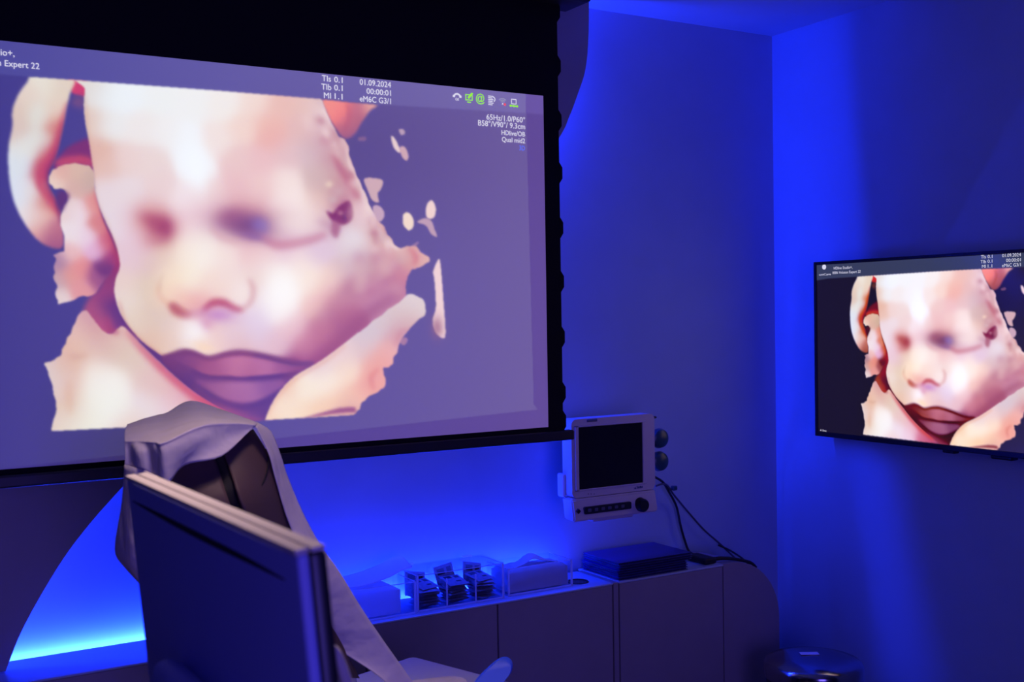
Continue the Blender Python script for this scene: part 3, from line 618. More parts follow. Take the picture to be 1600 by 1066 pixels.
def captions(place, parent):
    K = {'w': 0, 'g': 1, 'r': 2, 'b': 3}
    def fin(name, bm): obj(name, bm, TXT, parent)
    for s_, u0, u1, v0, h, k in CAPM:
        b = B(); put_text(b, s_, place, K[k], u0, u1, v0, h); fin('caption_text', b)
    q = spx(0, 75); b = B(); arcband(b, .165, q[1], 0.0, .012, 0, 360, place, 0, 20); fin('logo_disc', b)
    cu, cv = spx(714, 153); b = B(); arcband(b, cu, cv, .0075, .0115, 20, 160, place, 0)
    for d in (-1, 1): flat(b, [(cu+d*.006, cv+.001), (cu+d*.012, cv+.001), (cu+d*.012, cv+.006), (cu+d*.006, cv+.006)], place, 0)
    put_text(b, 'GE', place, 0, cu-.005, cu+.005, cv-.0065, .006); fin('phone_icon', b)
    cu, cv = spx(732.5, 153); b = B(); fr(b, place, cu, cv+.001, .0100, .0075, .0020, 1)
    flat(b, [(cu-.005, cv-.0095), (cu+.005, cv-.0095), (cu+.005, cv-.012), (cu-.005, cv-.012)], place, 1)
    flat(b, [(cu-.004, cv+.001), (cu, cv-.003), (cu+.012, cv+.012), (cu+.007, cv+.013)], place, 1); fin('screen_icon', b)
    cu, cv = spx(768, 157); b = B()
    for i in range(6):
        z = cv+.011-i*.0042; e = .002 if i % 2 else .005; flat(b, [(cu-.010, z), (cu+e, z), (cu+e, z-.0018), (cu-.010, z-.0018)], place, 0)
    arcband(b, cu+.004, cv+.003, .0045, .0065, -70, 90, place, 0); fin('list_icon', b)
    cu, cv = spx(785, 162.5); b = B()
    for r_ in (.0045, .0085, .0125): arcband(b, cu, cv, r_, r_+.0018, 45, 135, place, 4)
    arcband(b, cu, cv, 0, .0018, 0, 360, place, 0); arcband(b, cu+.0065, cv-.001, 0, .0034, 0, 360, place, 2, 8); fin('wireless_icon', b)
    cu, cv = spx(802.5, 159); b = B(); fr(b, place, cu, cv, .0075, .0065, .0016, 0)
    flat(b, [(cu-.010, cv-.0095), (cu+.010, cv-.0095), (cu+.010, cv-.0125), (cu-.010, cv-.0125)], place, 1)
    for d in (-.010, 0, .010): arcband(b, cu+d, cv-.011, 0, .0026, 0, 360, place, 1, 10)
    fin('network_icon', b)
TXT = [emis('caption_white', rgb(222, 220, 240), .95), emis('caption_green', rgb(150, 240, 60), 1.0), emis('caption_red', rgb(235, 80, 100), 1.0), emis('caption_blue', rgb(85, 110, 255), 1.0), emis('caption_grey', rgb(150, 148, 180), 1.0)]
captions(lambda u, v: (u, YS-.0014, v), scr)

# ------------------------------------------------------------------ television on the right wall
TY0, TY1, TZ0, TZ1 = -.2430, -1.219, 1.0800, 1.6155
tv = thing('television', 'flat wall television at right showing the same ultrasound face', 'television', (XR-.03, -.73, TZ0))
b = B(); box(b, TVX+.004, XR-.034, TY1, TY0, TZ0, TZ1, .006, 2); obj('housing', b, M_bezel, tv)
PY_0, PY_1, PZ0, PZ1 = -.2540, -1.208, 1.0945, 1.6060
b = B()
for a in ((TY0, PY_0, TZ0, TZ1), (PY_1, TY1, TZ0, TZ1), (PY_0, PY_1, PZ1, TZ1), (PY_0, PY_1, TZ0, PZ0)): box(b, TVX-.003, TVX+.006, min(a[0], a[1]), max(a[0], a[1]), a[2], a[3], .001, 1)
obj('bezel', b, M_bezel, tv)
NU2, NV2 = 460, 250
gy, gz = np.meshgrid(np.linspace(PY_0, PY_1, NU2), np.linspace(PZ1, PZ0, NV2))
pts = np.stack([np.full(gy.size, TVX), gy.ravel(), gz.ravel()], -1)
def tv_to_screen(u, z): return 1.4862*u-.2586, 1.532*z-.4353
sx, sz = tv_to_screen(-gy.ravel(), gz.ravel())
cols = sample(TVL, proj(np.stack([sx, np.full(sx.size, YS), sz], -1)))
M_tv = picture_mat('tv_panel', (0.004, 0.004, 0.005), 0.12, 1.08)
picture_mesh('display', pts, cols, NU2, NV2, M_tv, tv)
captions(lambda u, v: (TVX-.0008, -(u+.2586)/1.4862, (v+.4353)/1.532), tv)
b = B(); put_text(b, '4 live', lambda u, v: (TVX-.0008, -u, v), 0, .262, .288, hit(1284, 674, 0, TVX)[2], .006)
obj('caption_text', b, TXT, tv)
b = B(); y = hit(1482, 705, 0, TVX)[1]; box(b, TVX-.001, TVX+.02, y-.02, y+.02, TZ0-.008, TZ0+.002, .003, 2)
obj('receiver', b, M_bezel, tv)
b = B(); y = hit(1562, 712, 0, TVX)[1]; box(b, TVX+.002, TVX+.03, y-.035, y+.03, TZ0-.010, TZ0+.002, .004, 2); obj('speaker_foot', b, M_bezel, tv)
b = B(); box(b, XR-.036, XR-.0005, -.9, -.55, 1.2, 1.5); obj('wall_bracket', b, M_dark_pl, tv)

# ------------------------------------------------------------------ patient monitor on the back wall
YM = -.20
pm = thing('patient_monitor', 'white bedside patient monitor with a dark screen, mounted on the wall', 'patient monitor', (1.86, -.1, .9))
x0, x1 = 1.722, 2.008
def rr(x0, x1, z0, z1, r, n=6, rs=None):
    rs = rs or (r, r, r, r); P_ = []
    for cx, cz, a, q in ((x1-rs[0], z1-rs[0], 0, rs[0]), (x0+rs[1], z1-rs[1], 90, rs[1]), (x0+rs[2], z0+rs[2], 180, rs[2]), (x1-rs[3], z0+rs[3], 270, rs[3])):
        for k in range(n+1):
            t = math.radians(a+90*k/n); P_.append((cx+q*math.cos(t), cz+q*math.sin(t)))
    return P_
b = B(); prism(b, rr(x0, x1, .965, 1.181, .016), 1, YM, YM+.045)
prism(b, rr(x0+.07, x1-.02, .99, 1.155, .014), 1, YM+.045, YM+.15)
obj('housing', b, M_white_pl, pm, smooth=30)
b = B()                                                        # front bezel ring and control chin
t = B(); prof = [(YM+.035, .905), (YM-.012, .902), (YM-.014, .912), (YM-.004, .962), (YM+.002, .9645), (YM+.045, .9645)]
prism(t, prof, 0, x0-.004, x1-.002); bmesh.ops.bevel(t, geom=[e for e in t.edges], offset=.004, segments=2, affect='EDGES')
join(b, t)
obj('control_chin', b, M_white_pl, pm, smooth=35)
sxa, sza = hit(903, 668, 1, YM)[0], hit(903, 668, 1, YM)[2]; sxb, szb = hit(1004, 754, 1, YM)[0], hit(1004, 754, 1, YM)[2]
b = B(); box(b, sxa, sxb, YM-.001, YM+.003, szb, sza, .0008, 1); obj('display', b, M_glass, pm)
b = B()
for a in ((sxa-.012, sxb+.012, sza, sza+.004), (sxa-.012, sxb+.012, szb-.004, szb), (sxa-.012, sxa, szb-.004, sza+.004), (sxb, sxb+.004, szb-.004, sza+.004)): box(b, a[0], a[1], YM-.004, YM+.001, a[2], a[3], .0012, 1)
obj('display_rim', b, M_white_pl, pm)
M_gmark = mat('mark_grey', (.2, .18, .24), .5)
M_navy = mat('navy_keys', (0.01, 0.012, 0.03), 0.4)
def chin(px, py): q = hit(px, py, 1, YM-.011); return q[0], q[2]
b = B(); q0 = chin(912, 800); q1 = chin(985, 787)
prism(b, rr(q0[0], q1[0], q1[1]-.014, q1[1]+.006, .004), 1, YM-.016, YM-.006)
kp = obj('key_panel', b, M_navy, pm)
M_key = mat('key_cap', (0.10, 0.10, 0.16), 0.4); 
for k in range(6):
    b = B(); kx = q0[0]+.016+k*.0225; box(b, kx-.006, kx+.006, YM-.0185, YM-.0155, q1[1]-.008, q1[1]+.001, .0015, 1)
    o = obj('key', b, M_key, kp)
b = B(); kx, kz = chin(1001, 789); t = B(); lathe(t, [(0, .022), (.015, .022), (.0185, .018), (.0195, .002), (.021, 0)], 0, 0, 28)
join(b, t, Matrix.Translation((kx, YM-.008, kz)) @ Matrix.Rotation(math.radians(90), 4, 'X')); obj('control_knob', b, M_dark_pl, pm, smooth=40)
b = B(); q = chin(903, 799); t = B(); prism(t, [(-.007, 0), (0, -.007), (.007, 0), (0, .007)], 1, YM-.0155, YM-.006); join(b, t, Matrix.Translation((q[0], 0, q[1]))); obj('power_button', b, M_navy, pm)
b = B(); q = hit(925, 657, 1, YM); box(b, q[0]-.017, q[0]+.017, YM-.003, YM+.002, q[2]-.004, q[2]+.004, .0015, 1); obj('alarm_lamp', b, mat('alarm_lamp', (.12, .14, .2), .3), pm)
b = B(); q = hit(998, 762, 1, YM)                              # tiny bluish mark below the display
flat(b, [(q[0]-.016, q[2]-.003), (q[0]-.010, q[2]-.003), (q[0]-.013, q[2]+.004)], lambda u, v: (u, YM-.0008, v), 0)
for k in range(6):
    u = q[0]-.007+k*.0036; flat(b, [(u, q[2]-.0025), (u+.0024, q[2]-.0025), (u+.0024, q[2]+(.003 if k % 3 else .0045)), (u, q[2]+(.003 if k % 3 else .0045))], lambda u, v: (u, YM-.0008, v), 0)
obj('display_mark', b, mat('mark_blue', (.02, .06, .25), .5), pm)
for px_ in (919, 923.5, 928):
    b = B()
    u, v = hit(px_, 772, 1, YM)[0], hit(px_, 772, 1, YM)[2]; flat(b, [(u-.0012, v-.002), (u+.0012, v-.002), (u+.0012, v+.002), (u-.0012, v+.002)], lambda u, v: (u, YM-.0008, v), 0); obj('indicator', b, M_gmark, pm)
b = B(); box(b, x0-.010, x0+.002, YM+.03, YM+.06, .965, 1.03, .005, 2); obj('side_door', b, M_white_pl, pm)
b = B(); box(b, 1.79, 1.93, YM+.0, YM+.05, .893, .906, .004, 2); obj('base_foot', b, M_white_pl, pm)
b = B(); box(b, 1.86, 1.93, YM+.15, -.03, 1.02, 1.12, .01, 2); box(b, 1.85, 1.96, -.03, 0, .98, 1.16, .004, 1); obj('wall_mount', b, M_bar, pm)
b = B(); box(b, x1+.001, x1+.016, YM+.02, YM+.036, 1.045, 1.172, .004, 2)
box(b, x1+.002, x1+.026, YM+.02, YM+.035, 1.164, 1.170, .002, 1); obj('module_rack', b, M_dark_pl, pm)
M_teal = mat('teal_plastic', (0.02, 0.07, 0.10), 0.3)
for q in (hit(1030, 685, 1, YM+.05), hit(1030, 721, 1, YM+.05)):
    b = B(); t = B(); lathe(t, [(0, .016), (.018, .016), (.026, .011), (.0295, 0), (.027, -.01), (0, -.012)], 0, 0, 36)
    join(b, t, Matrix.Translation(tuple(q)) @ Matrix.Rotation(math.radians(90), 4, 'X')); obj('coiled_sensor_hose', b, M_teal, pm, smooth=40)

# cables from the monitor down to the worktop
YB = -.025
def bk(x, y, yy_=YB): return tuple(hit(x, y, 1, yy_))
b = B(); tube(b, [bk(1022, 745, -.10), bk(1036, 754, -.07), bk(1047, 772, -.05), bk(1057, 792), bk(1063, 820), bk(1070, 845), bk(1077, 862, -.035), tuple(hit(1090, 869, 1, -.06)), tuple(hit(1108, 875, 1, -.10))], .0038, 8)
tag(obj('power_cable', b, M_cable, smooth=60), 'black cable dropping from the patient monitor to the folder cabinet top', 'cable')
b = B(); tube(b, [bk(1024, 760, -.09), bk(1040, 757, -.07), bk(1054, 775, -.04), bk(1075, 800), bk(1100, 828), bk(1125, 850), bk(1150, 874, -.05), tuple(hit(1163, 888, 1, -.12))], .0030, 8)
tag(obj('sensor_cable', b, mat('grey_cable', (.06, .06, .11), .5), smooth=60), 'thin grey-blue cable running diagonally down the wall from the monitor', 'cable')
b = B(); tube(b, [tuple(hit(1122, 852, 1, -.022)), tuple(hit(1140, 860, 1, -.05)), tuple(hit(1160, 873, 1, -.10)), tuple(hit(1173, 886, 1, -.15)), tuple(hit(1174, 893, 1, -.17))], .0030, 8)
tag(obj('sensor_cable', b, M_cable, smooth=60), 'thin cable looping over the rounded end of the cabinet row', 'cable')
b = B(); box(b, clx:=2.20, 2.245, -.19, -.10, WT+.001, WT+.020, .006, 2)
tube(b, [(2.24, -.17, WT+.010), (2.27, -.18, WT+.012), (2.32, -.185, WT+.004), (2.375, -.19, WT-.012), (2.40, -.19, WT-.03)], [.007, .006, .005, .005, .004], 8)
tag(obj('power_adapter', b, M_cable), 'black power adapter and its lead lying at the right end of the worktop', 'power adapter')

b = B(); q = bk(1052, 763, -.055); box(b, q[0]-.006, q[0]+.012, q[1]-.008, q[1]+.008, q[2]-.007, q[2]+.007, .003, 1); tag(obj('cable_clip', b, M_teal), 'small blue-green clip holding the cables beside the patient monitor', 'clip')
# stack of dark folders
for k in range(7):
    t_ = thing('folder', ['lowest dark folder of the stack under the patient monitor', 'second folder from the bottom of the dark stack', 'third folder from the bottom of the dark stack', 'middle folder of the dark stack under the patient monitor',
               'third folder from the top of the dark stack', 'second folder from the top of the dark stack', 'topmost blue-black folder of the stack under the patient monitor'][k], 'folder', (1.99, -.12, WT+.001+k*.0072), 'dark folders stacked on the cabinet')
    dx, dy = random.uniform(-.004, .004), random.uniform(-.004, .004); z = WT+.0012+k*.0072
    fx0, fx1, fy0, fy1 = 1.876+dx, 2.125+dx+(.012 if k > 3 else 0), -.200+dy, -.022+dy
    b = B(); box(b, fx0, fx1, fy0, fy1, z+.0056, z+.0068, .0004, 1); obj('cover', b, M_folder, t_)
    b = B(); box(b, fx0, fx1, fy0, fy1, z, z+.0011, .0004, 1); obj('back_cover', b, M_folder, t_)
    b = B(); box(b, fx0+.002, fx1-.002, fy0+.006, fy1-.002, z+.0011, z+.0056); obj('pages', b, mat('folder_pages', (.02, .02, .06), .6) if k == 0 else bpy.data.materials['folder_pages'], t_)

# ------------------------------------------------------------------ acrylic boxes on the worktop
T = .0035
def acrylic_box(label, x0, x1, y0, y1, z1, div=(), lid=False, low_front=None):
    z0 = WT+.001; t = thing('acrylic_box', label, 'acrylic box', ((x0+x1)/2, (y0+y1)/2, z0))
    b = B(); box(b, x0+T, x1-T, y0+T, y1-T, z0, z0+T); obj('base', b, M_acr, t)
    zf = low_front or z1
    b = B(); box(b, x0, x1, y0, y0+T, z0, zf); obj('front_panel', b, M_acr, t)
    b = B(); box(b, x0, x1, y1-T, y1, z0, z1); obj('back_panel', b, M_acr, t)
    for xa in (x0, x1-T):
        b = B(); box(b, xa, xa+T, y0+T, y1-T, z0, z1); obj('side_panel', b, M_acr, t)
    for xa in div:
        b = B(); box(b, xa, xa+.003, y0+T, y1-T, z0+T, z1-.02); obj('divider', b, M_acr, t)
    if lid:
        b = B(); box(b, x0-.001, x1+.001, y0-.001, y1+.001, z1+.0005, z1+.003); ld = obj('lid', b, M_acr, t)
        for hx in (x0+.03, x1-.05):
            b = B(); box(b, hx-.014, hx+.014, y1+.0015, y1+.006, z1-.012, z1-.002, .001, 1); box(b, hx-.014, hx+.014, y1-.012, y1+.004, z1+.0032, z1+.007, .001, 1)
            obj('hinge', b, M_edge, ld)
    b = B(); e = .0042
    box(b, x0-.0004, x1+.0004, y0-.0006, y0+e, z0, z0+e)       # glowing cut edges of the plastic
    for xa in (x0, x1-e): box(b, xa, xa+e, y0-.0006, y0+e, z0+e, zf)
    for xa in div: box(b, xa+.0005, xa+.0027, y0-.0006, y0+e, z0+e, z1-.018)
    obj('cut_edges', b, M_edge, t)
    b = B(); e = .0016
    if zf == z1:
        box(b, x0+.003, x1-.003, y0-.0004, y0+e, z1-e, z1); 
    for xa in (x0, x1-e): box(b, xa, xa+e, y0, y1, z1-e, z1)
    obj('top_edges', b, M_acr if False else M_edge, t)
    return t
acrylic_box('clear three-part acrylic box full of dark foil sachets', 1.258, 1.514, -.180, -.062, .812, (1.342, 1.427), True)
acrylic_box('small clear acrylic box holding a grey tissue pack', 1.532, 1.738, -.172, -.055, .792)
acrylic_box('long clear acrylic box with white paper wipes beside the chair', .90, 1.252, -.186, -.050, .800)

# foil sachets
def sachet_mesh():
    b = B(); W, H, n = .058, .064, 8
    for side in (1, -1):
        V = [[b.verts.new((W*(i/n-.5), H*(j/n-.5), side*.0026*(1-(2*i/n-1)**4)*(1-(2*j/n-1)**4)+side*.0003)) for i in range(n+1)] for j in range(n+1)]
        for j in range(n):
            for i in range(n):
                f = b.faces.new((V[j][i], V[j][i+1], V[j+1][i+1], V[j+1][i]))
                if side == 1 and ((j in (5, 6) and i in (1, 2, 3, 5, 6)) or (j == 2 and i in (4, 5))): f.material_index = 1
    return b
proto = None; pm_ = None
def sachet(loc, rot, label, group):
    global proto
    if proto is None:
        b = sachet_mesh(); o = obj('foil_sachet', b, [M_sachet, M_print], smooth=60, origin=(0, 0, 0)); proto = o
    else:
        o = proto.copy(); C.objects.link(o)
    o.location = loc; o.rotation_euler = rot; tag(o, label, 'sachet', group); o['_w'] = tuple(loc)
    return o
rnd = random.Random(3)
for ci, (xa, xb, nm) in enumerate(((1.262, 1.342, 'left'), (1.345, 1.427, 'middle'), (1.430, 1.511, 'right'))):
    cx = (xa+xb)/2
    for k in range(8):
        last = k == 7
        sachet((cx+rnd.uniform(-.003, .003), -.132+rnd.uniform(-.006, .006), WT+.0085+k*.0070), (math.radians(.6+k*1.5), math.radians(rnd.uniform(-1.2, 1.2)), math.radians(rnd.uniform(-15, 15))),
               ('topmost flat dark foil sachet in the %s compartment of the three-part box' if last else 'dark foil sachet lying in the pile in the %s compartment of the three-part box') % nm, 'sachets in the %s compartment' % nm)
    sachet((cx+(-.003, .003, .000)[ci], -.0835, WT+(.050, .057, .053)[ci]), (math.radians((70, 76, 72)[ci]), math.radians((9, -8, 12)[ci]), math.radians((-3, 4, 2)[ci])), 'dark foil sachet standing upright at the back of the %s compartment' % nm, 'sachets in the %s compartment' % nm)
# tissue pack in the right-hand box
def crumple(b, x0, x1, y0, y1, z0, z1, amp, seed, n=22, m_=10):
    r = np.random.RandomState(seed); xs = np.linspace(x0, x1, n); ys = np.linspace(y0, y1, m_)
    ph = r.rand(6, 3)*6.28
    def hgt(u, v):
        s = sum(math.sin((2+3*k)*u*3.1+ph[k, 0]+(1.5+k)*v*2.2+ph[k, 1])/(1+k*.8) for k in range(5))
        edge = min(1, 5*min(u, 1-u, v, 1-v)+.15); return amp*(s*.4)*edge
    top = [[b.verts.new((x, y, z1+hgt(i/(n-1), j/(m_-1))-(.008 if min(i, n-1-i, j, m_-1-j) == 0 else 0))) for i, x in enumerate(xs)] for j, y in enumerate(ys)]
    bot = [[b.verts.new((x, y, z0)) for x in xs] for y in ys]
    for j in range(m_-1):
        for i in range(n-1):
            b.faces.new((top[j][i], top[j][i+1], top[j+1][i+1], top[j+1][i])); b.faces.new((bot[j][i], bot[j+1][i], bot[j+1][i+1], bot[j][i+1]))
    for i in range(n-1):
        b.faces.new((bot[0][i], bot[0][i+1], top[0][i+1], top[0][i])); b.faces.new((bot[-1][i+1], bot[-1][i], top[-1][i], top[-1][i+1]))
    for j in range(m_-1):
        b.faces.new((bot[j+1][0], bot[j][0], top[j][0], top[j+1][0])); b.faces.new((bot[j][-1], bot[j+1][-1], top[j+1][-1], top[j][-1]))
tp = thing('tissue_pack', 'soft grey tissue pack inside the small acrylic box', 'tissue pack', (1.635, -.11, WT+.005))
b = B(); crumple(b, 1.540, 1.730, -.160, -.066, WT+.006, .782, .006, 4); obj('wrapper', b, M_tissue, tp, smooth=60)
b = B(); G = []
for j, yq in enumerate((-.135, -.115, -.095)):
    G.append([(1.575, yq, .783), (1.61, yq+.004, .790), (1.632, yq, (.800, .812, .803)[j]), (1.655, yq-.004, (.796, .806, .797)[j]), (1.69, yq, .788), (1.712, yq, .783)])
grid(b, G, 4); tt = obj('pulled_tissue', b, M_paper, tp, smooth=60); md = tt.modifiers.new('thickness', 'SOLIDIFY'); md.thickness = .001
# white paper wipes in the long box
b = B(); crumple(b, .908, 1.215, -.172, -.060, WT+.006, .790, .004, 9); tag(obj('paper_wipes', b, M_paper, smooth=60), 'white folded paper filling the long acrylic box', 'paper')
b = B(); G = []
for j, yq in enumerate((-.150, -.120, -.085)):
    G.append([(1.02, yq, .796), (1.07, yq+.005, .798+.006*j), (1.13, yq, .800+.009*j), (1.19, yq-.004, .812+.010*j), (1.235, yq, .826+.010*j), (1.262, yq+.004, .828+.010*j)])
grid(b, G, 4); o = obj('paper_sheet', b, M_paper, smooth=60); md = o.modifiers.new('thickness', 'SOLIDIFY'); md.thickness = .001
tag(o, 'loose white paper sheet curling up out of the long acrylic box', 'paper')

# ------------------------------------------------------------------ waste bin
tc_ = thing('waste_bin', 'round pedal bin with a shiny lid in the corner at lower right', 'waste bin', (2.36, -.46, 0))
b = B(); lathe(b, [(0, .012), (.125, .012), (.128, .02), (.131, .43), (0, .43)], 2.36, -.46, 56); obj('body', b, mat('bin_body', (.02, .02, .024), .3, metal=.6), tc_, smooth=40)
b = B(); lathe(b, [(.131, .431), (.138, .434), (.1385, .462), (.136, .472), (.128, .479), (.08, .489), (0, .492)], 2.36, -.46, 64); lid = obj('lid', b, M_chrome, tc_, smooth=50)
b = B(); t = B(); box(t, -.026, .026, -.012, .012, 0, .0012); join(b, t, Matrix.Translation((2.36, -.445, .4925)) @ Matrix.Rotation(math.radians(-31), 4, 'Z')); obj('sticker', b, mat('pale_sticker', (.75, .75, .78), .5), lid)
b = B(); lathe(b, [(0, 0), (.127, 0), (.127, .012), (0, .012)], 2.36, -.46, 48); obj('base_ring', b, M_dark_pl, tc_)
b = B(); t = B(); box(t, -.03, .03, -.17, -.12, .01, .02, .003, 1); join(b, t, Matrix.Translation((2.36, -.46, 0))); obj('pedal', b, M_dark_pl, tc_)

# ------------------------------------------------------------------ examination chair, seen from behind, under a sheet
def PP(t): return tuple(P(*t))
ch = thing('examination_chair', 'reclined examination chair with a glossy dark brown back shell under a sheet', 'examination chair', tuple(np.r_[P(430, 800, 2.05)[:2], 0]))
def lerp(a, b_, t): return tuple(a[i]+(b_[i]-a[i])*t for i in range(3))
Lb = [(262, 720, 1.83), (258, 770, 1.81), (258, 830, 1.80), (262, 920, 1.84), (272, 1040, 1.90), (290, 1160, 1.98)]
Rb = [(394, 672, 1.91), (418, 712, 1.90), (434, 760, 1.905), (456, 830, 1.94), (500, 940, 2.0), (560, 1060, 2.08)]
C0 = [(336, 700, 1.855), (349, 735, 1.84), (364, 780, 1.81), (386, 840, 1.835), (424, 945, 1.89), (470, 1062, 1.97)]
def strip(pairs, n, bulge=0.0):
    G = []
    for a, c in pairs:
        row = []
        for k in range(n):
            t_ = k/(n-1); q = lerp(a, c, t_); q = (q[0], q[1], q[2]-bulge*math.sin(math.pi*t_)); row.append(PP(q))
        G.append(row)
    return G
CL = [(c[0]-7, c[1]+2, c[2]-.004) for c in C0]; CR = [(c[0]+9, c[1]-2, c[2]-.004) for c in C0]
def shell(name, pairs, m, n=5, bulge=.0, th=.02):
    b = B(); grid(b, strip(pairs, n, bulge), 3); o = obj(name, b, m, ch, smooth=60)
    md = o.modifiers.new('thickness', 'SOLIDIFY'); md.thickness = th; md.offset = -1 if False else 0; return o
shell('back_shell_left', list(zip(Lb, CL)), M_shell, 5, .012, .006)
shell('back_shell_right', list(zip(CR, Rb)), M_shell, 5, .008, .006)
shell('back_channel', [((a[0]-5, a[1], a[2]+.012), (c[0]+5, c[1], c[2]+.012)) for a, c in zip(CL, CR)], M_dark_pl, 3, 0, .006)
b = B(); tube(b, [PP((418, 714, 1.888)), PP((419, 728, 1.880)), PP((412, 752, 1.862)), PP((398, 778, 1.842)), PP((386, 800, 1.826))], .0011, 6); obj('shell_seam', b, M_dark_pl, ch)
# upholstered core behind the shell, seat, leg rest, arm rest, pedestal
b = B(); G = strip([((a[0]+4, a[1]+6, a[2]+.055), (c[0]-2, c[1]+6, c[2]+.045)) for a, c in zip(Lb, Rb)], 4, -.015); grid(b, G, 3); o = obj('back_cushion', b, M_pad, ch, smooth=60)
md = o.modifiers.new('thickness', 'SOLIDIFY'); md.thickness = .04; md.offset = 0
sb = P(560, 1120, 2.15); dirn = np.array([.95, .31, 0]); dirn /= np.linalg.norm(dirn); nrm = np.array([-dirn[1], dirn[0], 0])
def frame_box(name, c, a0, a1, b0, b1, z0, z1, m, bev, parent=ch, tilt=0):
    b = B(); t = B(); box(t, a0, a1, b0, b1, z0, z1, bev, 3)
    Mx = Matrix(((dirn[0], nrm[0], 0, c[0]), (dirn[1], nrm[1], 0, c[1]), (0, 0, 1, 0), (0, 0, 0, 1)))
    join(b, t, Mx); return obj(name, b, m, parent, smooth=45)
q = P(700, 1060, 2.2); zs = q[2]
frame_box('seat_cushion', sb, -.10, .30, -.24, .16, zs-.12, zs-.035, M_pad, .02)
frame_box('pedestal', sb, -.02, .16, -.12, .08, .05, zs-.12, M_bar, .02)
frame_box('foot_plate', sb, -.25, .45, -.25, .2, 0, .05, M_bar, .015)
b = B(); a0 = P(755, 1066, 2.16); pa = []
pp_ = [(705, 1150), (716, 1112), (740, 1068), (762, 1044), (778, 1031), (790, 1028), (799, 1033), (801, 1043), (797, 1054), (786, 1068), (764, 1100), (744, 1150)]
ring = catmull([P(x, y, 2.22+(1066-y)*.0006) for x, y in pp_], 4, True)
off = fw*.028-np.array([0, 0, .006])
A_ = [b.verts.new(q) for q in ring]; A2 = [b.verts.new(ring.mean(0)+(q-ring.mean(0))*.93-off*.2) for q in ring]; B_ = [b.verts.new(q+off) for q in ring]
b.faces.new(A2); b.faces.new(B_[::-1])
for i in range(len(ring)):
    j = (i+1) % len(ring); b.faces.new((A_[i], A_[j], A2[j], A2[i])); b.faces.new((B_[i], B_[j], A_[j], A_[i]))
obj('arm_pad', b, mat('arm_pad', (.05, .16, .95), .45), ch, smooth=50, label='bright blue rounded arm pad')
b = B(); tube(b, [P(728, 1130, 2.27), P(735, 1200, 2.26), tuple(sb+dirn*.28+np.array([0, 0, zs-.07-sb[2]]))], .012, 10); obj('arm_bracket', b, M_bar, ch)

# the sheet
b = B()
top = [[(199, 664, 1.88), (224, 655, 1.90), (262, 645, 1.93), (298, 627, 1.97), (350, 642, 1.96), (402, 661, 1.915)],
       [(195, 676, 1.83), (221, 672, 1.83), (258, 667, 1.84), (306, 650, 1.88), (354, 653, 1.90), (401, 662.5, 1.895)],
       [(195, 690, 1.795), (219, 690, 1.78), (256, 692, 1.745), (314, 666, 1.79), (360, 662, 1.835), (400, 665, 1.875)],
       [(195.5, 706, 1.79), (222, 706, 1.765), (262, 711, 1.744), (313, 690, 1.785), (356, 684, 1.83), (397, 668, 1.872)],
       [(195, 726, 1.79), (226, 735, 1.765), (264, 754, 1.748), (288, 727, 1.772), (346, 713, 1.806), (391, 672, 1.865)]]
def refine(rows):
    out = []
    for j, r_ in enumerate(rows):
        q = []
        for k, c in enumerate(r_):
            q.append(c)
            if k < 2:
                for f in (.33, .66):
                    m_ = lerp(c, r_[k+1], f); q.append((m_[0], m_[1], m_[2]+((.008 if f < .5 else -.005) if j >= 3 else 0)))
        out.append(q)
    fin = []
    for j, q in enumerate(out):                                # tighten the crease along the near edge of the top
        if j == 2: fin.append([lerp(a, c, .16) for a, c in zip(q, out[1])])
        fin.append(q)
        if j == 2: fin.append([lerp(a, c, .22) for a, c in zip(q, out[3])])
    return fin
top = refine(top)
grid(b, [[PP(t_) for t_ in r_] for r_ in top], 5)
side = [[(195, 726, 1.79), (210, 731, 1.772), (226, 735, 1.765), (264, 754, 1.742)], [(191, 785, 1.80), (207, 800, 1.775), (226, 800, 1.785), (262, 800, 1.76)],
        [(180, 858, 1.83), (204, 875, 1.79), (228, 880, 1.80), (260, 880, 1.79)], [(193, 884, 1.85), (212, 905, 1.82), (232, 925, 1.82), (262, 940, 1.82)]]
grid(b, [[PP(t_) for t_ in r_] for r_ in side], 5)
tail = [[(402, 661, 1.915), (401, 664, 1.892), (400, 667, 1.872)], [(423, 675, 1.93), (415, 679, 1.902), (408, 683, 1.872)], [(437, 708, 1.935), (430, 711, 1.908), (421, 712, 1.878)],
        [(449, 745, 1.945), (441, 748, 1.92), (431, 750, 1.888)], [(472, 800, 1.965), (460, 800, 1.94), (446, 802, 1.908)], [(499, 850, 1.985), (484, 850, 1.96), (463, 850, 1.93)],
        [(530, 893, 2.01), (505, 905, 1.985), (476, 915, 1.96)], [(562, 946, 2.04), (530, 960, 2.02), (495, 972, 2.0)], [(604, 1008, 2.08), (566, 1018, 2.06), (522, 1010, 2.04)],
        [(648, 1070, 2.12), (622, 1075, 2.10), (604, 1067, 2.08)], [(690, 1132, 2.16), (660, 1140, 2.15), (640, 1130, 2.13)]]
grid(b, [[PP(t_) for t_ in r_] for r_ in tail], 4)
lap = [[(560, 1075, 2.10), (620, 1067, 2.16), (680, 1059.5, 2.24), (704, 1057, 2.26), (716, 1058, 2.24)], [(560, 1110, 2.08), (620, 1100, 2.13), (690, 1085, 2.20), (715, 1077, 2.21), (732, 1069, 2.20)], [(560, 1190, 2.06), (640, 1180, 2.10), (700, 1160, 2.16), (730, 1150, 2.17), (750, 1140, 2.16)]]
grid(b, [[PP(t_) for t_ in r_] for r_ in lap], 4)
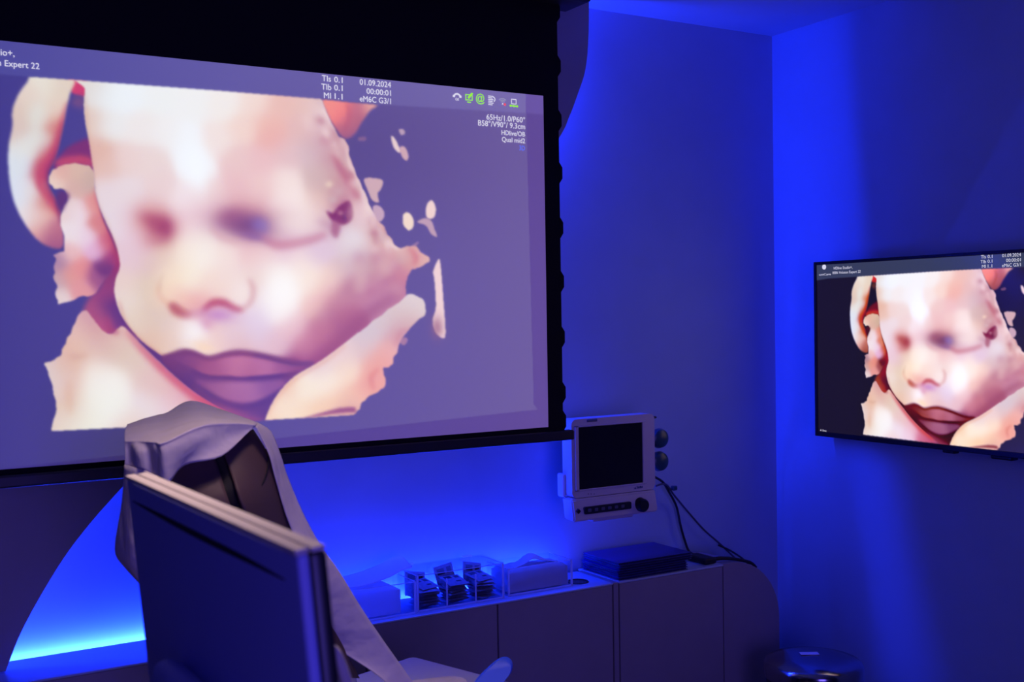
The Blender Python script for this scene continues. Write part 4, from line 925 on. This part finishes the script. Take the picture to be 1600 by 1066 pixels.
o = obj('chair_sheet', b, M_sheet, smooth=60); md = o.modifiers.new('thickness', 'SOLIDIFY'); md.thickness = .0018; md.offset = 0
tag(o, 'white cotton sheet draped over the back of the examination chair', 'sheet')

# ------------------------------------------------------------------ foreground monitor seen from behind
N = P(460, 861, .85); d = ray(194, 743); Lp = CAM+d*((N[2]-CAMH)/d[2])
e1 = (Lp-N); WID = np.linalg.norm(e1); e1 /= WID; e2 = np.array([-e1[1], e1[0], 0.0]); e2 = -e2 if e2[0] < 0 else e2
TILT = .085; e3 = np.array([0, 0, -1.0])*math.cos(TILT)+e2*math.sin(TILT); e2t = np.cross(e3, e1); e2t = -e2t if e2t[0] < 0 else e2t
MF_ = Matrix(((e1[0], e2t[0], e3[0], N[0]), (e1[1], e2t[1], e3[1], N[1]), (e1[2], e2t[2], e3[2], N[2]), (0, 0, 0, 1)))
fm = thing('computer_monitor', 'dark blue back of a flat monitor with a pale top edge, blurred in the foreground', 'monitor', (N[0]+.1, N[1]+.25, 0))
HT = .34; TH = .026
def local(name, fn, m, smooth=40, parent=fm, **k):
    b = B(); t = B(); fn(t); join(b, t, MF_); return obj(name, b, m, parent, smooth=smooth, **k)
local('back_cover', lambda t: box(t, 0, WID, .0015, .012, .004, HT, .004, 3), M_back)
local('top_edge', lambda t: (box(t, .001, WID-.001, .0005, .012, 0, .005, .0015, 2), box(t, .001, WID-.001, .014, TH, .0005, .005, .0015, 2)), M_beige, label='pale beige top edge')
local('screen_bezel', lambda t: box(t, .0, WID, .0125, TH, .0055, HT, .003, 2), M_dark_pl)
def groove(t):
    A = [(.03, .0285), (.12, .028), (.25, .0285), (.38, .028), (.49, .027)]
    q = catmull(A, 6); n = len(q); pr = []
    wd = np.sin(np.linspace(.05, math.pi-.05, n))*.0032+.0003
    for i in range(n-1):
        vs = [(q[i][0], .0012, q[i][1]-wd[i]), (q[i+1][0], .0012, q[i+1][1]-wd[i+1]), (q[i+1][0], .0012, q[i+1][1]+wd[i+1]), (q[i][0], .0012, q[i][1]+wd[i])]
        V = [t.verts.new(v) for v in vs]+[t.verts.new((v[0], .004, v[2])) for v in vs]
        t.faces.new(V[:4]); 
        for a in ((0, 1, 5, 4), (2, 3, 7, 6)): t.faces.new([V[k] for k in a])
local('vent_slot', groove, M_gap)
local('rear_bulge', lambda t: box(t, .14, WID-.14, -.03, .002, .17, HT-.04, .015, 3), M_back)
b = B(); c = np.array(MF_ @ Vector((WID/2, -.02, .26))); tube(b, [tuple(c), (c[0]-.02, c[1], .85), (c[0]-.02, c[1], .05)], .022, 16, 0); obj('stand_column', b, M_beige, fm, smooth=50)
b = B(); lathe(b, [(0, 0), (.2, 0), (.2, .02), (.05, .06), (0, .06)], c[0]-.02, c[1], 40); obj('stand_base', b, M_beige, fm, smooth=40)
b = B(); tube(b, [PP((519, 1006, 1.05)), PP((526, 1022, 1.06)), PP((536, 1050, 1.07)), PP((545, 1090, 1.08)), PP((545, 1180, 1.08))], [.0008, .005, .006, .006, .006], 10); obj('grab_handle', b, M_beige, fm, smooth=60)

# ------------------------------------------------------------------ clean up helper data
for o in bpy.data.objects:
    if '_w' in o: del o['_w']
